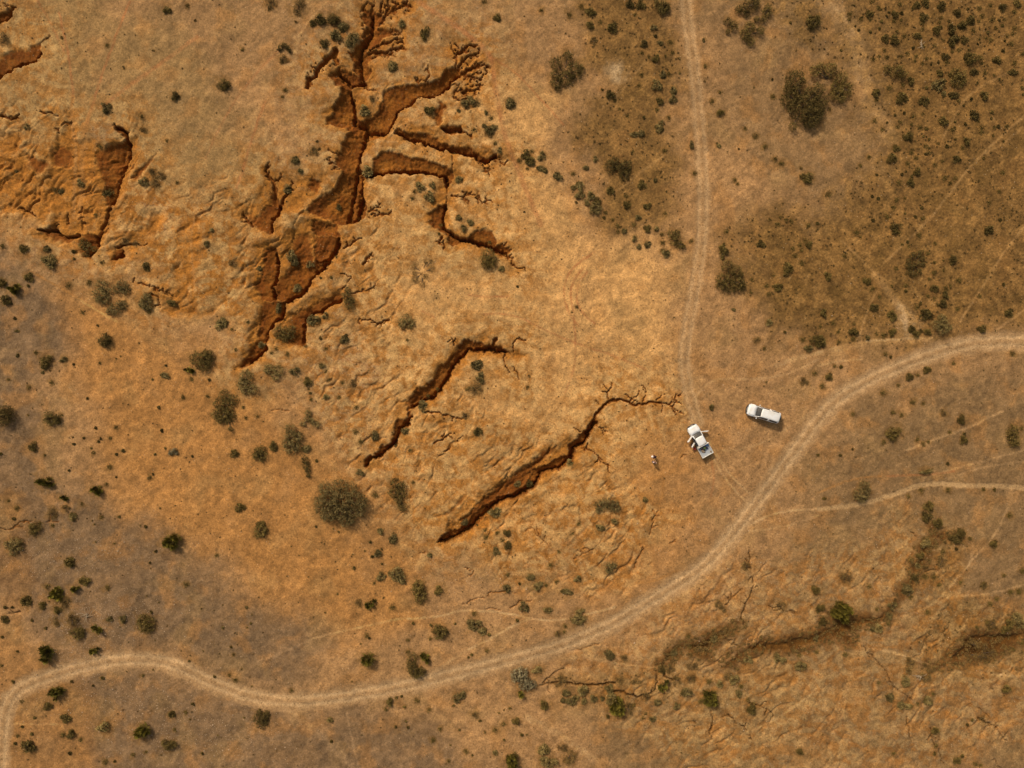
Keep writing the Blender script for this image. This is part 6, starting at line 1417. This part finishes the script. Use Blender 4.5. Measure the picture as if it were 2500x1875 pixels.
    part('box_body', mat('dull_red', .7, (.20, .03, .02))[0], e, lambda bm: box(bm, -.2, .2, -.14, .14, 0, .28, .02)); part('lid', BLACK, e, lambda bm: box(bm, -.21, .21, -.15, .15, .282, .32, .015))
ute()

# ------------------------------------------------------------------ people
SKIN = mat('skin', .6, (.42, .22, .14))[0]
HAIR = mat('dark_hair', .7, (.025, .016, .010))[0]
MAROON = mat('maroon_shirt', .85, (.035, .006, .010))[0]
PINK = mat('pale_pink_shirt', .8, (.72, .55, .52))[0]
HATW = mat('white_hat', .8, (.82, .80, .72))[0]
JEANS = mat('dark_jeans', .85, (.022, .020, .026))[0]
BOOT = mat('boot', .8, (.05, .03, .02))[0]
def skin_obj(name, verts, edges, radii, m, parent, root=0, sub=2):
    me = bpy.data.meshes.new(name); me.from_pydata([Vector(v) for v in verts], edges, [])
    o = link(name, me, parent); me.materials.append(m)
    md = o.modifiers.new('skin', 'SKIN'); md.use_smooth_shade = True
    me.skin_vertices.clear() if hasattr(me.skin_vertices, 'clear') else None
    if not me.skin_vertices:
        bm = bmesh.new(); bm.from_mesh(me); bm.verts.layers.skin.verify(); bm.to_mesh(me); bm.free()
    sv_ = me.skin_vertices[0].data
    for i, r in enumerate(radii):
        sv_[i].radius = r if isinstance(r, tuple) else (r, r); sv_[i].use_root = (i == root)
    s = o.modifiers.new('sub', 'SUBSURF'); s.levels = sub; s.render_levels = sub
    return o
def hand_chains(wr, fwd, side, up, V, E, R, base):
    """palm plus five bent fingers appended to the arm chain at vertex base"""
    w = Vector(wr); f = Vector(fwd).normalized(); s = Vector(side).normalized(); u = Vector(up).normalized()
    palm = len(V); V.append(w + f * .045); R.append((.026, .016)); E.append((base, palm))
    for k, (off, ln) in enumerate(((-.030, .070), (-.010, .080), (.010, .076), (.030, .060))):
        a = len(V); V.append(w + f * .088 + s * off); R.append(.009); E.append((palm, a))
        V.append(w + f * (.088 + ln * .5) + s * off - u * .012); R.append(.0085); E.append((a, a + 1))
        V.append(w + f * (.088 + ln * .8) + s * off - u * .038); R.append(.008); E.append((a + 1, a + 2))
    a = len(V); V.append(w + f * .040 - s * .038 - u * .01); R.append(.010); E.append((palm, a))
    V.append(w + f * .078 - s * .052 - u * .028); R.append(.009); E.append((a, a + 1))
def person(px, py, rz, lab, stoop, shirt, hat, female=False):
    x, y = wx(px), wy(py); z = ground_z(x, y)
    o = empty('person', (x, y, z), rz); tag(o, lab, 'person')
    # joints, facing +x
    s = stoop; hipz = .90
    pel = Vector((0, 0, hipz)); waist = Vector((.02 + .06 * s, 0, 1.05)); chest = Vector((.03 + .22 * s, 0, 1.28 - .03 * s)); neck = Vector((.02 + .36 * s, 0, 1.46 - .09 * s)); hd = Vector((.05 + .50 * s, 0, 1.60 - .14 * s)); top = Vector((.05 + .53 * s, 0, 1.70 - .15 * s))
    V = [pel, waist, chest, neck, hd, top]; E = [(0, 1), (1, 2), (2, 3), (3, 4), (4, 5)]
    R = [(.15, .12), (.14, .11), (.17, .12), (.058, .058), (.095, .082), (.070, .062)]
    arm = []
    for sd in (1, -1):
        a = len(V); V.append(chest + Vector((0, sd * .20, .10))); R.append(.062); E.append((2, a))
        V.append(chest + Vector((-.02 + .10 * s, sd * .27, -.17))); R.append(.043); E.append((a, a + 1))
        wr = chest + Vector((.24 + .10 * s, sd * .14, -.22 - .05 * s)); V.append(wr); R.append(.028); E.append((a + 1, a + 2))
        hand_chains(wr, (.9, -sd * .3, .05), (0, 1 if sd > 0 else -1, 0), (0, 0, 1), V, E, R, a + 2); arm.append((a, wr))
        l = len(V); V.append(Vector((0, sd * .10, .84))); R.append(.092); E.append((0, l))
        V.append(Vector((.03, sd * .12, .48))); R.append(.058); E.append((l, l + 1))
        V.append(Vector((.0, sd * .13, .10))); R.append(.036); E.append((l + 1, l + 2))
        V.append(Vector((.13, sd * .15, .045))); R.append((.034, .03)); E.append((l + 2, l + 3))
    skin_obj('body', V, E, R, SKIN, o)
    face = []
    # face: nose and eyes, ears
    def feat(bm):
        for sd in (1, -1): bmesh.ops.create_uvsphere(bm, u_segments=8, v_segments=6, radius=.013, matrix=Matrix.Translation(hd + Vector((.085, sd * .032, .01))))
    part('eyes', BLACK, o, feat)
    part('nose', SKIN, o, lambda bm: bmesh.ops.create_cone(bm, cap_ends=True, segments=6, radius1=.018, radius2=.006, depth=.045, matrix=Matrix.Translation(hd + Vector((.10, 0, -.015))) @ Matrix.Rotation(.4, 4, 'Y')))
    part('mouth', mat('lips', .6, (.30, .09, .07))[0], o, lambda bm: box(bm, hd.x + .080, hd.x + .092, -.024, .024, hd.z - .055, hd.z - .045, .003))
    part('ear', SKIN, o, lambda bm: [bmesh.ops.create_uvsphere(bm, u_segments=8, v_segments=6, radius=.024, matrix=Matrix.Translation(hd + Vector((0, sd * .092, 0))) @ Matrix.Diagonal((.6, .4, 1, 1))) for sd in (1, -1)])
    # clothes: slightly fuller skins over the body
    V2 = [pel + Vector((0, 0, .02)), waist, chest, chest.lerp(neck, .55)]; E2 = [(0, 1), (1, 2), (2, 3)]; R2 = [(.178, .145), (.168, .135), (.20, .145), (.11, .09)]
    for sd in (1, -1):
        a = len(V2); V2.append(chest + Vector((0, sd * .21, .10))); R2.append(.082); E2.append((2, a))
        V2.append(chest + Vector((-.02 + .10 * s, sd * .275, -.17))); R2.append(.058); E2.append((a, a + 1))
    skin_obj('shirt', V2, E2, R2, shirt, o)
    V3 = [pel + Vector((0, 0, -.01))]; E3 = []; R3 = [(.165, .13)]
    for sd in (1, -1):
        l = len(V3); V3 += [Vector((0, sd * .10, .83)), Vector((.03, sd * .12, .48)), Vector((.0, sd * .13, .12))]; R3 += [.108, .074, .055]; E3 += [(0, l), (l, l + 1), (l + 1, l + 2)]
    skin_obj('trousers', V3, E3, R3, JEANS, o)
    for sd in (1, -1):
        part('boot', BOOT, o, lambda bm: box(bm, -.09, .22, sd * .14 - .05, sd * .14 + .05, .0, .12, .04), True)
    def cap(bm, rad, zc, cut_):
        bmesh.ops.create_uvsphere(bm, u_segments=16, v_segments=10, radius=rad, matrix=Matrix.Translation(hd + Vector((-.012, 0, zc))) @ Matrix.Diagonal((1.1, .95, 1.08, 1)))
        bmesh.ops.delete(bm, geom=[v for v in bm.verts if v.co.z < hd.z + zc + cut_ * rad or (v.co.x > hd.x + .055 and v.co.z < hd.z + .05)], context='VERTS')
    part('hair', HAIR, o, lambda bm: cap(bm, .122 if female else .112, .015, -.6 if female else -.15), True)
    if hat:
        def hb(bm):
            c = hd + Vector((0, 0, .06)); n = 20
            prof = [(.165, -.01), (.165, 0), (.112, .015), (.105, .075), (.075, .105), (.001, .11)]
            rings = [[bm.verts.new(c + Vector((p * math.cos(2 * math.pi * i / n), p * math.sin(2 * math.pi * i / n), q_))) for i in range(n)] for p, q_ in prof]
            for a, b in zip(rings, rings[1:]):
                for i in range(n): bm.faces.new((a[i], a[(i + 1) % n], b[(i + 1) % n], b[i]))
        part('hat', HATW, o, hb, True)
    return o, arm
p1, arm = person(1598.2, 1114.8, math.radians(180 - 12), 'person in a dark maroon top and white brimmed hat, bending forward', 1.15, MAROON, True)
p2, _ = person(1594.5, 1128.0, math.radians(75), 'person with dark hair in a pale pink shirt, standing upright near the hat wearer', 0.05, PINK, False, True)
